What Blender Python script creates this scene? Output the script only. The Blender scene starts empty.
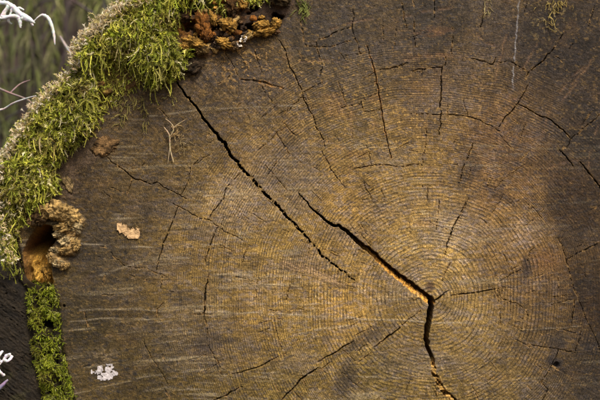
import bpy, bmesh, math, random
import numpy as np
from mathutils import Vector, noise as mnoise

R = math.radians
S = bpy.context.scene
COL = S.collection
rng = np.random.default_rng(7)
random.seed(7)

# ------------------------------------------------------------------ camera, sky, sun, exposure
# scale: one photograph pixel on the sawn face is one millimetre; the face is the plane y = 0
ZC = 0.445                      # height of the camera and of the picture centre above the ground
CD = 1.10                       # camera distance from the sawn face
cam_d = bpy.data.cameras.new('camera')
cam = bpy.data.objects.new('camera', cam_d)
COL.objects.link(cam)
cam.location = (0, -CD, ZC)
cam.rotation_euler = (R(90), 0, 0)
cam_d.sensor_width = 36
cam_d.lens = 36 * CD / 0.600
cam_d.clip_start = 0.02
cam_d.clip_end = 100
cam_d.dof.use_dof = True
cam_d.dof.focus_distance = CD - 0.004
cam_d.dof.aperture_fstop = 8.0
S.camera = cam

SUN_EL, SUN_AZ = 52, 28         # elevation; azimuth measured from the camera side (-Y) towards +X
world = bpy.data.worlds.new('World')
S.world = world
world.use_nodes = True
wn = world.node_tree.nodes
wl = world.node_tree.links
bg = wn['Background']
sky = wn.new('ShaderNodeTexSky')
sky.sky_type = 'NISHITA'
sky.sun_disc = False
sky.sun_elevation = R(SUN_EL)
sky.sun_rotation = R(180 - SUN_AZ)
sky.air_density = 1.0
sky.dust_density = 6.0
sky.ozone_density = 0.6
wl.new(sky.outputs[0], bg.inputs[0])
bg.inputs[1].default_value = 0.08

sun_d = bpy.data.lights.new('sun', 'SUN')
sun_d.energy = 1.5
sun_d.angle = R(14)
sun_d.color = (1.0, 0.93, 0.82)
sun = bpy.data.objects.new('sun', sun_d)
COL.objects.link(sun)
sd = Vector((math.sin(R(SUN_AZ)) * math.cos(R(SUN_EL)), -math.cos(R(SUN_AZ)) * math.cos(R(SUN_EL)), math.sin(R(SUN_EL))))
sun.rotation_euler = (-sd).to_track_quat('-Z', 'Y').to_euler()
sun.location = sd * 6

S.view_settings.view_transform = 'Standard'
S.view_settings.look = 'None'
S.view_settings.gamma = 1
S.view_settings.use_curve_mapping = False
S.view_settings.exposure = 1.02

# ------------------------------------------------------------------ helpers
def lin(c):
    c = np.asarray(c, float) / 255.0
    return np.where(c <= 0.04045, c / 12.92, ((c + 0.055) / 1.055) ** 2.4)

def P(px, py, h=0.0):
    """photograph pixel on the face plane, h metres towards the camera"""
    return ((px - 300) / 1000.0, -h, ZC + (200 - py) / 1000.0)

def _hash(ix, iy, seed):
    h = (ix.astype(np.int64) * 374761393 + iy.astype(np.int64) * 668265263 + seed * 974634777) & 0xffffffff
    h = ((h ^ (h >> 13)) * 1274126177) & 0xffffffff
    h = h ^ (h >> 16)
    return (h & 0xffffff).astype(np.float64) / 0xffffff

def vn(x, y, seed=0):
    """value noise in 0..1"""
    x = np.asarray(x, float); y = np.asarray(y, float)
    ix = np.floor(x); iy = np.floor(y)
    fx = x - ix; fy = y - iy
    fx = fx * fx * (3 - 2 * fx); fy = fy * fy * (3 - 2 * fy)
    a = _hash(ix, iy, seed); b = _hash(ix + 1, iy, seed)
    c = _hash(ix, iy + 1, seed); d = _hash(ix + 1, iy + 1, seed)
    return (a + (b - a) * fx) * (1 - fy) + (c + (d - c) * fx) * fy

def fbm(x, y, seed=0, octv=4, gain=0.5):
    s = 0; a = 1; t = 0
    for o in range(octv):
        s = s + a * vn(x * 2 ** o, y * 2 ** o, seed + o * 17)
        t += a; a *= gain
    return s / t

def sstep(a, b, x):
    t = np.clip((x - a) / (b - a), 0, 1)
    return t * t * (3 - 2 * t)

def inside(poly, x, y):
    x = np.asarray(x, float); y = np.asarray(y, float)
    r = np.zeros(x.shape, bool)
    n = len(poly)
    for i in range(n):
        x0, y0 = poly[i]; x1, y1 = poly[(i + 1) % n]
        if y0 == y1: continue
        c = ((y0 > y) != (y1 > y)) & (x < (x1 - x0) * (y - y0) / (y1 - y0) + x0)
        r ^= c
    return r

def poly_dist(poly, x, y, closed=True):
    """distance in px from points to the polygon line"""
    d = np.full(np.shape(x), 1e9)
    n = len(poly)
    for i in range(n if closed else n - 1):
        ax, ay = poly[i]; bx, by = poly[(i + 1) % n]
        L = (bx - ax) ** 2 + (by - ay) ** 2 + 1e-9
        t = np.clip(((x - ax) * (bx - ax) + (y - ay) * (by - ay)) / L, 0, 1)
        d = np.minimum(d, (x - ax - t * (bx - ax)) ** 2 + (y - ay - t * (by - ay)) ** 2)
    return np.sqrt(d)

def smooth_poly(poly, n=2):
    for _ in range(n):
        o = []
        for i in range(len(poly)):
            a = poly[i]; b = poly[(i + 1) % len(poly)]
            o.append((a[0] * .75 + b[0] * .25, a[1] * .75 + b[1] * .25))
            o.append((a[0] * .25 + b[0] * .75, a[1] * .25 + b[1] * .75))
        poly = o
    return poly

def tag(o, label=None, cat=None, group=None, kind=None):
    if label: o['label'] = label
    if cat: o['category'] = cat
    if group: o['group'] = group
    if kind: o['kind'] = kind
    return o

def empty(name, loc):
    o = bpy.data.objects.new(name, None)
    o.empty_display_size = 0.05
    COL.objects.link(o)
    o.location = loc
    return o

def mesh_np(name, co, faces, mat, parent=None, cols=None, attrs=None, smooth=None):
    """co (N,3) world; faces (M,3 or 4) int; cols (N,3) linear albedo"""
    me = bpy.data.meshes.new(name)
    co = np.ascontiguousarray(co, dtype=np.float32); faces = np.ascontiguousarray(faces, dtype=np.int32)
    n, k = faces.shape
    me.vertices.add(len(co)); me.loops.add(n * k); me.polygons.add(n)
    me.vertices.foreach_set('co', co.ravel())
    me.loops.foreach_set('vertex_index', faces.ravel())
    me.polygons.foreach_set('loop_start', np.arange(0, n * k, k, dtype=np.int32))
    me.polygons.foreach_set('loop_total', np.full(n, k, dtype=np.int32))
    if smooth is not None:
        me.polygons.foreach_set('use_smooth', np.broadcast_to(np.asarray(smooth, bool), (n,)).copy())
    me.update(calc_edges=True)
    if cols is not None:
        a = me.attributes.new('tint', 'FLOAT_COLOR', 'POINT')
        c4 = np.ones((len(co), 4), np.float32); c4[:, :3] = cols
        a.data.foreach_set('color', c4.ravel())
    for nm, v in (attrs or {}).items():
        a = me.attributes.new(nm, 'FLOAT', 'POINT')
        a.data.foreach_set('value', np.ascontiguousarray(v, dtype=np.float32))
    o = bpy.data.objects.new(name, me)
    COL.objects.link(o)
    me.materials.append(mat)
    if parent:
        o.parent = parent
        o.matrix_parent_inverse = parent.matrix_basis.inverted()
    return o

# ------------------------------------------------------------------ materials
class NT:
    def __init__(self, name, rough=0.8, spec=0.3):
        self.m = bpy.data.materials.new(name); self.m.use_nodes = True
        self.t = self.m.node_tree
        self.b = self.t.nodes['Principled BSDF']
        self.b.inputs['Roughness'].default_value = rough
        self.b.inputs['Specular IOR Level'].default_value = spec
    def n(self, typ, **kw):
        x = self.t.nodes.new(typ)
        for k, v in kw.items():
            if k.startswith('i_'): x.inputs[int(k[2:])].default_value = v
            else: setattr(x, k, v)
        return x
    def l(self, a, b): self.t.links.new(a, b)
    def attr(self, nm):
        return self.n('ShaderNodeAttribute', attribute_name=nm)
    def coord(self):
        return self.n('ShaderNodeTexCoord').outputs['Object']
    def noise(self, vec, scale, detail=3, rough=0.6):
        x = self.n('ShaderNodeTexNoise')
        x.inputs['Scale'].default_value = scale; x.inputs['Detail'].default_value = detail
        x.inputs['Roughness'].default_value = rough
        self.l(vec, x.inputs['Vector']); return x.outputs[0]
    def ramp(self, v, stops):
        x = self.n('ShaderNodeValToRGB'); e = x.color_ramp.elements
        while len(e) < len(stops): e.new(0.5)
        for el, (p, c) in zip(e, stops):
            el.position = p; el.color = (c, c, c, 1) if not hasattr(c, '__len__') else (*c, 1)
        self.l(v, x.inputs[0]); return x.outputs[0]
    def math(self, op, a, b=None, c=None):
        x = self.n('ShaderNodeMath', operation=op)
        for i, v in enumerate((a, b, c)):
            if v is None: continue
            if hasattr(v, 'links'): self.l(v, x.inputs[i])
            else: x.inputs[i].default_value = v
        return x.outputs[0]
    def mul(self, col, v):
        x = self.n('ShaderNodeMix', data_type='RGBA', blend_type='MULTIPLY')
        x.inputs[0].default_value = 1
        self.l(col, x.inputs[6]); self.l(v, x.inputs[7]); return x.outputs[2]
    def bump(self, h, strength=0.5, dist=0.001):
        x = self.n('ShaderNodeBump'); x.inputs['Strength'].default_value = strength
        x.inputs['Distance'].default_value = dist
        self.l(h, x.inputs['Height']); self.l(x.outputs[0], self.b.inputs['Normal'])

def mat_tint(name, rough, scale, lo, hi, bump=0.4, dist=0.001, spec=0.3, trans=0.0):
    t = NT(name, rough, spec)
    v = t.coord()
    nz = t.noise(v, scale, 4)
    c = t.mul(t.attr('tint').outputs['Color'], t.ramp(nz, [(0.25, lo), (0.75, hi)]))
    t.l(c, t.b.inputs['Base Color'])
    if bump: t.bump(nz, bump, dist)
    return t.m

def mat_wood(name, ring=1.0):
    """sawn end grain: tint x growth rings (phase attribute) x fine grain"""
    t = NT(name, 0.72, 0.28)
    v = t.coord()
    ph = t.attr('phase').outputs['Fac']
    rc = t.attr('ring').outputs['Fac']
    # slight wobble so no ring is drawn with a compass
    wob = t.math('MULTIPLY', t.math('SUBTRACT', t.noise(v, 150, 2), 0.5), 0.55)
    ph2 = t.math('ADD', ph, wob)
    fr = t.math('FRACT', ph2)
    prof = t.ramp(fr, [(0.0, 1.15), (0.22, 1.20), (0.55, 1.02), (0.74, 0.42), (0.88, 0.40), (1.0, 1.12)])
    wnz = t.n('ShaderNodeTexWhiteNoise', noise_dimensions='1D')
    t.l(t.math('FLOOR', ph2), wnz.inputs['W'])
    amp = t.math('MULTIPLY', rc, t.math('MULTIPLY_ADD', wnz.outputs[0], 0.7, 0.5))
    patch = t.ramp(t.noise(v, 70, 3), [(0.30, 0.5), (0.60, 1.1)])
    amp = t.math('MULTIPLY', amp, patch)
    mx = t.n('ShaderNodeMix', data_type='RGBA', blend_type='MIX')
    t.l(amp, mx.inputs[0]); mx.inputs[6].default_value = (0.93, 0.93, 0.93, 1); t.l(prof, mx.inputs[7])
    c = t.mul(t.attr('tint').outputs['Color'], mx.outputs[2])
    n1 = t.noise(v, 420, 5, 0.7)
    n2 = t.noise(v, 1050, 3, 0.75)
    c = t.mul(c, t.ramp(n1, [(0.25, 0.45), (0.5, 1.0), (0.75, 1.6)]))
    c = t.mul(c, t.ramp(n2, [(0.30, 0.30), (0.5, 1.0), (0.70, 1.9)]))
    hue = t.ramp(t.noise(v, 900, 2, .6), [(0.3, (0.93, 0.93, 1.25)), (0.5, (1, 1, 1)), (0.7, (1.08, 1.03, 0.70))])
    c = t.mul(c, hue)
    t.l(c, t.b.inputs['Base Color'])
    hh = t.math('ADD', t.math('MULTIPLY', n2, 0.6), t.math('MULTIPLY', n1, 1.0))
    t.bump(hh, 0.9, 0.0013)
    return t.m

M_wood = mat_wood('sawn_wood')
M_bark = mat_tint('bark', 0.9, 90, 0.45, 1.5, 0.8, 0.004)
def mat_rot():
    """brown-rotted wood: crumbly cubes, fibrous ridges, crumbs"""
    t = NT('rotten_wood', 0.85, 0.2); v = t.coord()
    mp = t.n('ShaderNodeMapping'); mp.inputs['Rotation'].default_value = (.3, .6, .5); mp.inputs['Scale'].default_value = (1, 1, 3.2)
    t.l(v, mp.inputs[0])
    fib = t.noise(mp.outputs[0], 330, 5, .75); grain = t.noise(v, 900, 4, .75)
    vo = t.n('ShaderNodeTexVoronoi', feature='DISTANCE_TO_EDGE'); vo.inputs['Scale'].default_value = 260
    wv = t.n('ShaderNodeVectorMath', operation='ADD'); nzv = t.n('ShaderNodeTexNoise'); nzv.inputs['Scale'].default_value = 300; t.l(v, nzv.inputs['Vector'])
    sc = t.n('ShaderNodeVectorMath', operation='SCALE'); t.l(nzv.outputs[1], sc.inputs[0]); sc.inputs[3].default_value = .006
    t.l(v, wv.inputs[0]); t.l(sc.outputs[0], wv.inputs[1]); t.l(wv.outputs[0], vo.inputs['Vector'])
    crk = t.ramp(vo.outputs[0], [(0.0, .35), (0.10, 1.0)])
    c = t.mul(t.attr('tint').outputs['Color'], t.ramp(fib, [(0.3, .30), (0.5, .95), (0.7, 1.8)]))
    c = t.mul(c, t.ramp(grain, [(0.3, .55), (0.7, 1.5)]))
    t.l(c, t.b.inputs['Base Color'])
    h = t.math('ADD', t.math('MULTIPLY', fib, 1.2), t.math('ADD', t.math('MULTIPLY', crk, .5), t.math('MULTIPLY', grain, .7)))
    t.bump(h, 1.0, 0.0030)
    return t.m
M_rot = mat_rot()
M_moss = mat_tint('moss', 0.75, 300, 0.7, 1.3, 0, 0.001, 0.25)
M_dry = mat_tint('dry_plant', 0.8, 400, 0.7, 1.3, 0.2, 0.0005, 0.25)
M_frost = mat_tint('frost', 0.6, 500, 0.85, 1.1, 0.3, 0.0005, 0.4)
M_soil = mat_tint('leaf_litter', 0.95, 35, 0.4, 1.6, 0.9, 0.01, 0.2)

# ------------------------------------------------------------------ cracks (pixel polylines with widths)
# (points, widths, depth mm, style)
CR = []
def cr(pts, w=1.0, d=10, style=''):
    CR.append((pts, w if hasattr(w, '__len__') else [w] * len(pts), d, style))

# the long oblique check
cr([(173,77),(183,91),(190,100),(200,112),(210,127),(218,137),(226,147),(235,160),(245,172),(255,182),(263,191),(272,200),(281,210),(291,221),(300,230),(310,242),(320,254),(330,263),(339,269),(347,275),(358,283)],
   [1.1,1.6,1.8,2.0,2.4,2.8,3.0,3.1,3.0,2.8,2.7,2.7,2.6,2.2,1.9,1.8,1.7,1.6,1.3,1.0,.6], 40, 'ragged')
# the wide check running into the pith
cr([(299,193),(305,200),(313,210),(323,218),(329,223),(335,226),(339,225.5),(345,230),(357,241),(366,248),(380,261),(390,270),(400,278),(412,287),(424,296),(432,302)],
   [.6,.9,1.3,1.9,2.4,2.6,2.8,3.2,4.2,5.0,6.0,6.8,7.4,8.2,8.4,7.0], 34, 'slant')
# from the pith downwards
cr([(431,299),(430,310),(428,325),(426,338),(427,346),(430,353),(433,365),(436,377),(441,387),(448,395),(456,403),(466,416),(482,436),(500,462)],
   [5.5,5.2,5.2,4.8,3.8,3.6,4.2,4.6,5.0,5.2,5.2,4.5,3,1.5], 45, 'filled')
for pts, w, d in [
    ([(435,301),(441,296),(448,291)], [2.2,1.8,.9], 18), ([(451,296),(462,294),(476,292.5),(490,290),(499,288.5)], [1.0,1.5,1.6,1.5,1.0], 14),
    ([(499,289),(500,296),(508,301),(518,304),(526,309),(528,316)], 1.0, 8), ([(527,344),(535,346),(558,349),(575,353)], 1.0, 8), ([(575,353),(578,343),(582,330)], 1.0, 8),
    ([(558,350),(556,357),(548,372),(541,383),(548,389),(541,402)], 1.1, 9), ([(574,300),(573,312),(572,324)], .8, 6),
    ([(466,202),(459,217),(452,231),(447,243),(444,258)], [1.1,1.6,1.8,1.5,.8], 14), ([(473,143),(468,158),(462,170),(459,183)], 1.1, 10), ([(451,262),(446,271),(442,281)], .8, 5), ([(439,200),(438,215),(436,231)], .7, 5),
    ([(446,57),(445,65),(442,67),(441,85),(441,100),(440,120),(439,135)], [1,1.1,1.4,1.5,1.6,1.3,.8], 14), ([(411,71),(420,69),(432,68),(441,67)], [.9,1.3,1.4,1.2], 10), ([(399,66),(408,63)], .9, 6), ([(452,54),(452,27)], .8, 4),
    ([(411,114),(428,114),(441,114),(455,115),(470,117),(480,120),(490,125),(500,131)], [.6,.7,1,1.1,1.3,1.3,1.2,1], 10), ([(427,114),(426,135),(425,150),(423,163)], .8, 6), ([(399,167),(410,165),(422,165),(422.5,187)], [.9,1.1,1,.9], 8), ([(427,185),(428,200)], .8, 6),
    ([(468,59),(484,61),(493,64),(496,57)], [.8,1.4,1.5,.8], 10), ([(479,32),(483,18),(485,3)], .9, 7), ([(402,3),(404,16),(407,28)], .9, 6), ([(414,20),(415,47)], .8, 5), ([(434,0),(434,18)], .8, 5),
    ([(564,30),(558,43),(550,53),(543,61),(535,67),(528,73),(525,80)], [.9,1.1,1.3,1.4,1.4,1.4,1], 11), ([(499,62),(510,61),(520,67),(528,72)], [.9,1.3,1.3,1], 9), ([(529,82),(525,92),(518,103),(509,114),(499,127)], [.7,1,1.4,1.4,1.1], 11), ([(555,56),(563,62)], .7, 4),
    ([(518,104),(528,109),(540,116),(545,117),(557,125),(565,132),(571,139)], [1.2,1.6,1.6,1.3,1.7,1.7,1.3], 13), ([(571,139),(580,132),(590,123),(602,114),(620,104)], .9, 8), ([(571,139),(567,147),(560,152)], .9, 7), ([(559,150),(567,158),(573,166)], [1.2,1.9,1.5], 12), ([(580,162),(588,172),(600,188),(612,203)], [1.3,1.9,1.9,1.2], 13),
    ([(567,259),(580,252),(590,247),(604,241)], [.9,1.2,1.2,1], 9), ([(558,238),(565,255),(568,265),(573,285),(580,303),(590,326),(601,352),(612,378)], .7, 5), ([(500,281),(510,275),(521,270)], .8, 5), ([(527,262),(530,251),(538,245)], .7, 4),
    ([(107,157),(115,164),(125,171),(133,178),(143,181),(152,185),(157,182),(163,187),(172,191),(180,195),(187,199)], [.9,1.2,1.4,1.5,1.4,1.5,1.3,1.3,1.3,1.3,.8], 12), ([(132,178),(130,186),(127,194)], .9, 7), ([(181,195),(185,188),(189,178),(190,168),(198,160)], [.8,1,1,1,.7], 7),
    ([(172,203),(178,206),(190,213),(200,219),(209,219.5),(218,226),(228,233),(243,241)], [.9,1.2,1.2,1.2,1.2,1.1,.8,.6], 10), ([(209,219),(213,211),(220,203),(224,198),(225,190),(229,185),(240,173)], [1.2,1.3,1.3,1.3,1.2,1.1,.8], 11), ([(178,207),(172,223),(165,240),(160,255),(156,272)], [1.0,1.3,1.4,1.3,.9], 11),
    ([(218,227),(212,240),(209,250),(205,262)], [1,1.4,1.4,.9], 11), ([(209,273),(206,285),(205,300),(204,315)], [.8,1.5,1.9,1.6], 14), ([(204,315),(207,326),(208,345),(212,352),(218,362),(222,375)], [1.1,.7,.7,.9,.9,.8], 7),
    ([(249,245),(245,253),(242,263)], .9, 7), ([(258,275),(256,287),(256,298)], .7, 5), ([(290,285),(286,300)], .8, 5), ([(274,320),(277,332),(280,342),(282,349)], .8, 5), ([(270,310),(281,311.5)], .8, 4),
    ([(232,374),(245,371),(258,367),(268,362),(276,358),(286,353)], [.8,1.3,1.5,1.5,1.1,.8], 11), ([(205,404),(215,400),(225,396),(234,391),(243,387)], [1.2,1.6,1.8,1.5,.8], 12), ([(278,404),(290,391),(300,380),(310,373),(320,367)], [1.3,1.8,2.1,1.9,1.1], 14), ([(318,362),(328,356),(340,349),(354,341)], [.9,1.6,1.8,1.0], 12), ([(356,335),(370,329)], .9, 6),
    ([(374,347),(383,341),(390,335),(400,327)], [.9,1.7,2.0,1.2], 14), ([(402,325),(412,317),(421,310)], [1.0,1.0,.7], 7), ([(355,353),(367,345)], .8, 5), ([(320,371),(329,363)], .9, 6),
    ([(144,342),(150,354),(158,368),(170,386)], .8, 6), ([(156,318),(157,309),(163,303)], .8, 5),
    ([(275,35),(282,45),(287,57),(290,68),(297,80),(302,90),(304,100),(308,108),(313,116),(318,130),(324,142),(325,147)], [.8,1.3,1.4,1.4,1.4,1.5,1.5,1.4,1.4,1.3,1.2,.9], 12), ([(322,151),(330,167),(337,178),(345,188)], [.8,1.3,1.3,.9], 10),
    ([(304,92),(313,87),(321,83)], .8, 6), ([(303,97),(293,105),(283,114)], [1,1.1,.8], 8), ([(316,42),(319,55),(322,67),(320,75),(322,83)], 1.1, 8), ([(316,40),(325,38),(333,33),(345,29),(352,27),(354,17),(353,9)], [.7,.9,1.2,1.1,1.1,.9,.7], 8), ([(352,27),(355,38),(361,54)], [.9,1.2,.9], 8), ([(300,20),(303,35),(304,44),(312,46)], .6, 4),
    ([(375,72),(385,69),(395,67),(404,65)], [.8,1,1.3,1.0], 8), ([(365,78),(375,72)], .7, 4), ([(340,107),(350,106),(360,104)], .9, 6), ([(361,101),(364,112),(372,111),(381,109)], .8, 5), ([(366,145),(369,155),(372,165)], .8, 5), ([(352,170),(358,168),(366,167),(376,165),(388,165),(400,167)], [.6,1,1,.9,.9,.8], 7), ([(364,183),(371,199)], .8, 5), ([(381,190),(385,201)], .7, 4),
    ([(276,132),(282,142),(289,155)], 1.0, 7), ([(258,150),(268,142),(276,133),(288,126)], .6, 4), ([(265,165),(276,177),(286,189)], .6, 4), ([(223,50),(230,60),(235,68),(238,76)], .8, 5), ([(255,52),(258,62),(262,72)], .8, 5), ([(262,87),(272,101)], .8, 5), ([(217,85),(232,75)], .7, 4), ([(152,100),(168,118)], .7, 4), ([(244,110),(250,121)], .6, 4), ([(305,46),(330,47),(355,39)], .5, 3), ([(100,246),(108,248),(116,259),(125,266),(150,270),(165,276)], .7, 4), ([(162,276),(161,292)], .6, 3),
    ([(195,164),(210,155)], .6, 4), ([(285,113),(297,102)], .8, 5), ([(338,50),(346,62)], .4, 3), ([(494,190),(505,178),(524,165)], .5, 4), ([(545,223),(538,213),(528,204)], .8, 5), ([(480,218),(490,226)], .5, 3)]:
    cr(pts, w, d)
cr([(367,46),(372,60),(375,73),(378,87),(380,100),(384,125),(388,148),(391,158)], [.6,.8,.9,1.0,1.0,.9,.8,.6], 6, 'ochre')
cr([(240,79),(250,80),(262,82),(275,86),(284,89)], [1.0,1.8,2.0,1.8,1.0], 2.2, 'ochre')

PITH = (431.0, 297.0)
# random hairline checks, radial ones and short jogs across them
r2 = random.Random(11)
for i in range(330):
    a = r2.uniform(0, 2 * math.pi); r = r2.uniform(60, 345)
    x = PITH[0] + r * math.cos(a); y = PITH[1] + r * math.sin(a)
    L = r2.uniform(5, 22)
    b = a + (r2.gauss(0, .18) if r2.random() < .65 else math.pi / 2 + r2.gauss(0, .2))
    k = max(3, int(L / 4)); pts = []
    for j in range(k):
        pts.append((x + math.cos(b) * L * j / (k - 1), y + math.sin(b) * L * j / (k - 1)))
    cr(pts, [.3] + [r2.uniform(.4, .65)] * (k - 2) + [.3], r2.uniform(1.5, 3.5))

# ------------------------------------------------------------------ moss regions (pixel polygons), also raise the surface under them
MOSS_A = [(130,-10),(200,-12),(197,4),(180,10),(176,26),(178,44),(190,52),(186,62),(183,70),(170,79),(155,84),(146,80),(138,70),(128,60),(112,62),(100,72),(90,78),(78,66),(80,42),(95,28),(115,14)]
MOSS_B = [(78,64),(92,78),(104,86),(100,108),(96,126),(88,137),(74,146),(62,158),(54,168),(62,186),(50,196),(36,206),(24,214),(16,232),(12,262),(5,266),(3,240),(0,200),(0,165),(10,148),(28,118),(45,97)]
MOSS_C = [(90,80),(112,62),(138,70),(142,84),(124,92),(112,104),(100,112)]
MOSS_D = [(196,-10),(285,-16),(280,-4),(252,0),(232,3),(226,12),(214,8),(200,8)]
MOSS_G = [(26,282),(54,284),(58,300),(61,325),(60,340),(64,355),(71,380),(76,404),(88,430),(60,430),(40,404),(33,370),(26,335),(24,305)]

LOG_OUT = smooth_poly([(84,440),(68,404),(63,380),(57,352),(55,325),(53,300),(42,290),(24,284),(15,262),(11,240),(8,215),(5,190),(5,170),(12,152),(28,126),(44,104),(60,90),(80,72),(83,50),(93,37),(105,28),(125,14),(140,4),(165,-8),(200,-18),(250,-26),(320,-34),(400,-40),(480,-38),(560,-25),(640,5),(710,60),(765,140),(790,230),(795,310),(780,400),(740,490),(680,560),(600,620),(500,643),(400,640),(300,622),(210,575),(140,510)], 2)

def axis(a, b, lo, hi, step, grow=1.05, mx=6.0):
    c = list(np.arange(a, b + step * .5, step))
    s = step; x = c[-1]
    while x < hi: s = min(s * grow, mx); x += s; c.append(x)
    s = step; x = c[0]; pre = []
    while x > lo: s = min(s * grow, mx); x -= s; pre.append(x)
    return np.array(pre[::-1] + c)

def frac_line(pts, w, seed, amp=0.35):
    """one midpoint split with a little sideways jitter: cracks are never straight"""
    r = random.Random(seed)
    for it in range(3):
        o = [pts[0]]; ow = [w[0]]
        for i in range(len(pts) - 1):
            a, b = pts[i], pts[i + 1]
            L = math.hypot(b[0] - a[0], b[1] - a[1])
            if L > 1.6:
                j = r.gauss(0, amp * min(L, 6) * .16)
                o.append(((a[0] + b[0]) / 2 - (b[1] - a[1]) / L * j, (a[1] + b[1]) / 2 + (b[0] - a[0]) / L * j))
                ow.append((w[i] + w[i + 1]) / 2)
            o.append(b); ow.append(w[i + 1])
        pts, w = o, ow
    return pts, w

# ------------------------------------------------------------------ the sawn face
def build_face():
    xs = axis(-3, 603, 0, 800, 0.60)
    ys = axis(-3, 403, -45, 650, 0.60)
    X, Y = np.meshgrid(xs, ys)
    ny, nx = X.shape
    dx = X - PITH[0]; dy = Y - PITH[1]
    r = np.hypot(dx, dy); th = np.arctan2(dy, dx)
    cx, sx = np.cos(th), np.sin(th)
    # ---- rings
    warp = 1 + 0.10 * (fbm(cx * 1.6 + 9, sx * 1.6 + 3, 5, 3) - .5)
    rw = r * warp + 9 * (fbm(X / 60, Y / 60, 21, 2) - .5) + 1.3 * (fbm(X / 13, Y / 13, 22, 2) - .5)
    rr = np.arange(0, 600, .5)
    sp = np.interp(rr, [0, 15, 60, 110, 170, 230, 300, 600], [3.6, 3.4, 3.2, 2.8, 2.4, 2.0, 1.8, 1.7])
    sp = sp * (1 + .42 * (fbm(rr / 8, rr * 0, 33, 2) - .5) * 2)
    ph = np.interp(rw, rr, np.cumsum(.5 / sp))
    ringc = np.interp(r, [0, 30, 120, 200, 280, 340, 500], [.9, .9, .86, .66, .32, .16, .15])
    ringc *= 0.25 + 1.5 * fbm(X / 32, Y / 32, 51, 3)
    # rings are hidden under the grime of the outer, greyer wood up at the top and to the right
    ringc *= 1 - 0.6 * sstep(0, 1, (60 - Y) / 90) - 0.45 * sstep(530, 575, X + 20 * (fbm(X / 30, Y / 30, 61) - .5))
    ringc = np.clip(ringc * 1.75, 0, 1)
    fr = ph - np.floor(ph)
    ringh = np.interp(fr, [0, .2, .5, .75, .9, 1], [.25, 0, .2, 1, .9, .25])
    # ---- saw marks: long shallow streaks, nearly horizontal, rising to the right low down
    ang = -0.06 - 0.20 * sstep(300, 420, Y) * sstep(330, 120, X) + 0.10 * sstep(230, 120, Y)
    u = X * np.cos(ang) + (Y - 250) * np.sin(ang); v = -X * np.sin(ang) + (Y - 250) * np.cos(ang)
    st1 = fbm(u / 60, v / 2.2, 71, 3, .6)
    st2 = fbm(u / 150 + 5, v / 5.0 + 2.5 * fbm(X / 70, Y / 25, 78, 2), 77, 3, .6)
    streak = sstep(.50, .78, st1) * sstep(.42, .62, st2)
    sdark = sstep(.5, .22, st1) * sstep(.5, .36, fbm(u / 90, v / 4, 79, 2))
    sawzone = sstep(60, 200, Y) * (1 - .6 * sstep(430, 560, X))
    ringc *= 1 - .75 * np.clip(streak + sdark, 0, 1) * sawzone
    ringc *= .45 + .9 * sstep(.3, .62, fbm(X / 10, Y / 6, 53, 3))
    # ---- relief (mm, towards the camera)
    H = 1.6 * (fbm(X / 90, Y / 90, 3, 3) - .5) + .5 * (fbm(X / 8, Y / 8, 4, 3) - .5)
    H += .13 * ringh * ringc
    H += (.30 * (st1 - .5) + .5 * (st2 - .5)) * sawzone
    H += .36 * (vn(X / 1.1, Y / 1.1, 5) - .5) + .3 * (vn(X / 2.3, Y / 2.3, 6) - .5)
    # fine radial rays
    ray = fbm(th * 190, r / 26, 91, 2)
    H += .25 * (ray - .5)
    # ---- base colours: wood and stain tones with light falloff to the corners painted in, warped ragged
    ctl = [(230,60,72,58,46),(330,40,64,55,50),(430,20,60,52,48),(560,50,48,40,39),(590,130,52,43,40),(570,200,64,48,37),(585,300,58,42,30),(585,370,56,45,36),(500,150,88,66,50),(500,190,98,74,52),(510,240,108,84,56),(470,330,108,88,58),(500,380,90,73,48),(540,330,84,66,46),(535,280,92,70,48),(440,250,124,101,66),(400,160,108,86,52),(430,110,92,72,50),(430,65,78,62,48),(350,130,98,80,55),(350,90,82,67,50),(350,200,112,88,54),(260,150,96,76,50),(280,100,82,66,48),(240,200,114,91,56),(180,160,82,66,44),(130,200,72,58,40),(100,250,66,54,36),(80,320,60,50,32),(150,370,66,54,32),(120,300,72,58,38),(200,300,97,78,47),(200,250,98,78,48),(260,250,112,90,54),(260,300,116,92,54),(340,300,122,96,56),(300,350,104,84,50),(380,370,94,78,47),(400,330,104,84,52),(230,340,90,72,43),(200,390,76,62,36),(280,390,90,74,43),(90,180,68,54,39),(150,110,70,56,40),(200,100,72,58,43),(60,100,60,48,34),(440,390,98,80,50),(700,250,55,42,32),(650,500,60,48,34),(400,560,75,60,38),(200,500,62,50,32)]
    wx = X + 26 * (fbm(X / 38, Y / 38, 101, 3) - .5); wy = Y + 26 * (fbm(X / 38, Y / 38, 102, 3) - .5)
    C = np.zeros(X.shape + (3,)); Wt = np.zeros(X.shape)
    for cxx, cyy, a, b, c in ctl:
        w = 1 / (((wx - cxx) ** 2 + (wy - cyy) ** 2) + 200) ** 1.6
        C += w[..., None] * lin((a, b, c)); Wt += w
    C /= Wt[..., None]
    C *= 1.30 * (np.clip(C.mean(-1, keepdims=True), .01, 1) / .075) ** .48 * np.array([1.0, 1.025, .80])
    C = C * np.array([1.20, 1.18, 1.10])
    def mixc(m, col, k=1.0):
        nonlocal C
        m = np.clip(m * k, 0, 1)[..., None]
        C = C * (1 - m) + np.asarray(col) * m
    # mottling
    mot = fbm(X / 14, Y / 14, 111, 4, .6)
    C *= (.52 + .96 * mot)[..., None]
    C *= (.55 + .9 * fbm(X / 3.4, Y / 2.4, 112, 2))[..., None]
    # grey weathering against warm wood
    g = sstep(.5, .72, fbm(X / 50, Y / 26, 121, 4))
    grey = C.mean(-1, keepdims=True) * np.array([1.02, .98, 1.0])
    C = C * (1 - .28 * g[..., None]) + grey * np.array([1.06, .98, .95]) * .28 * g[..., None]
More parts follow.
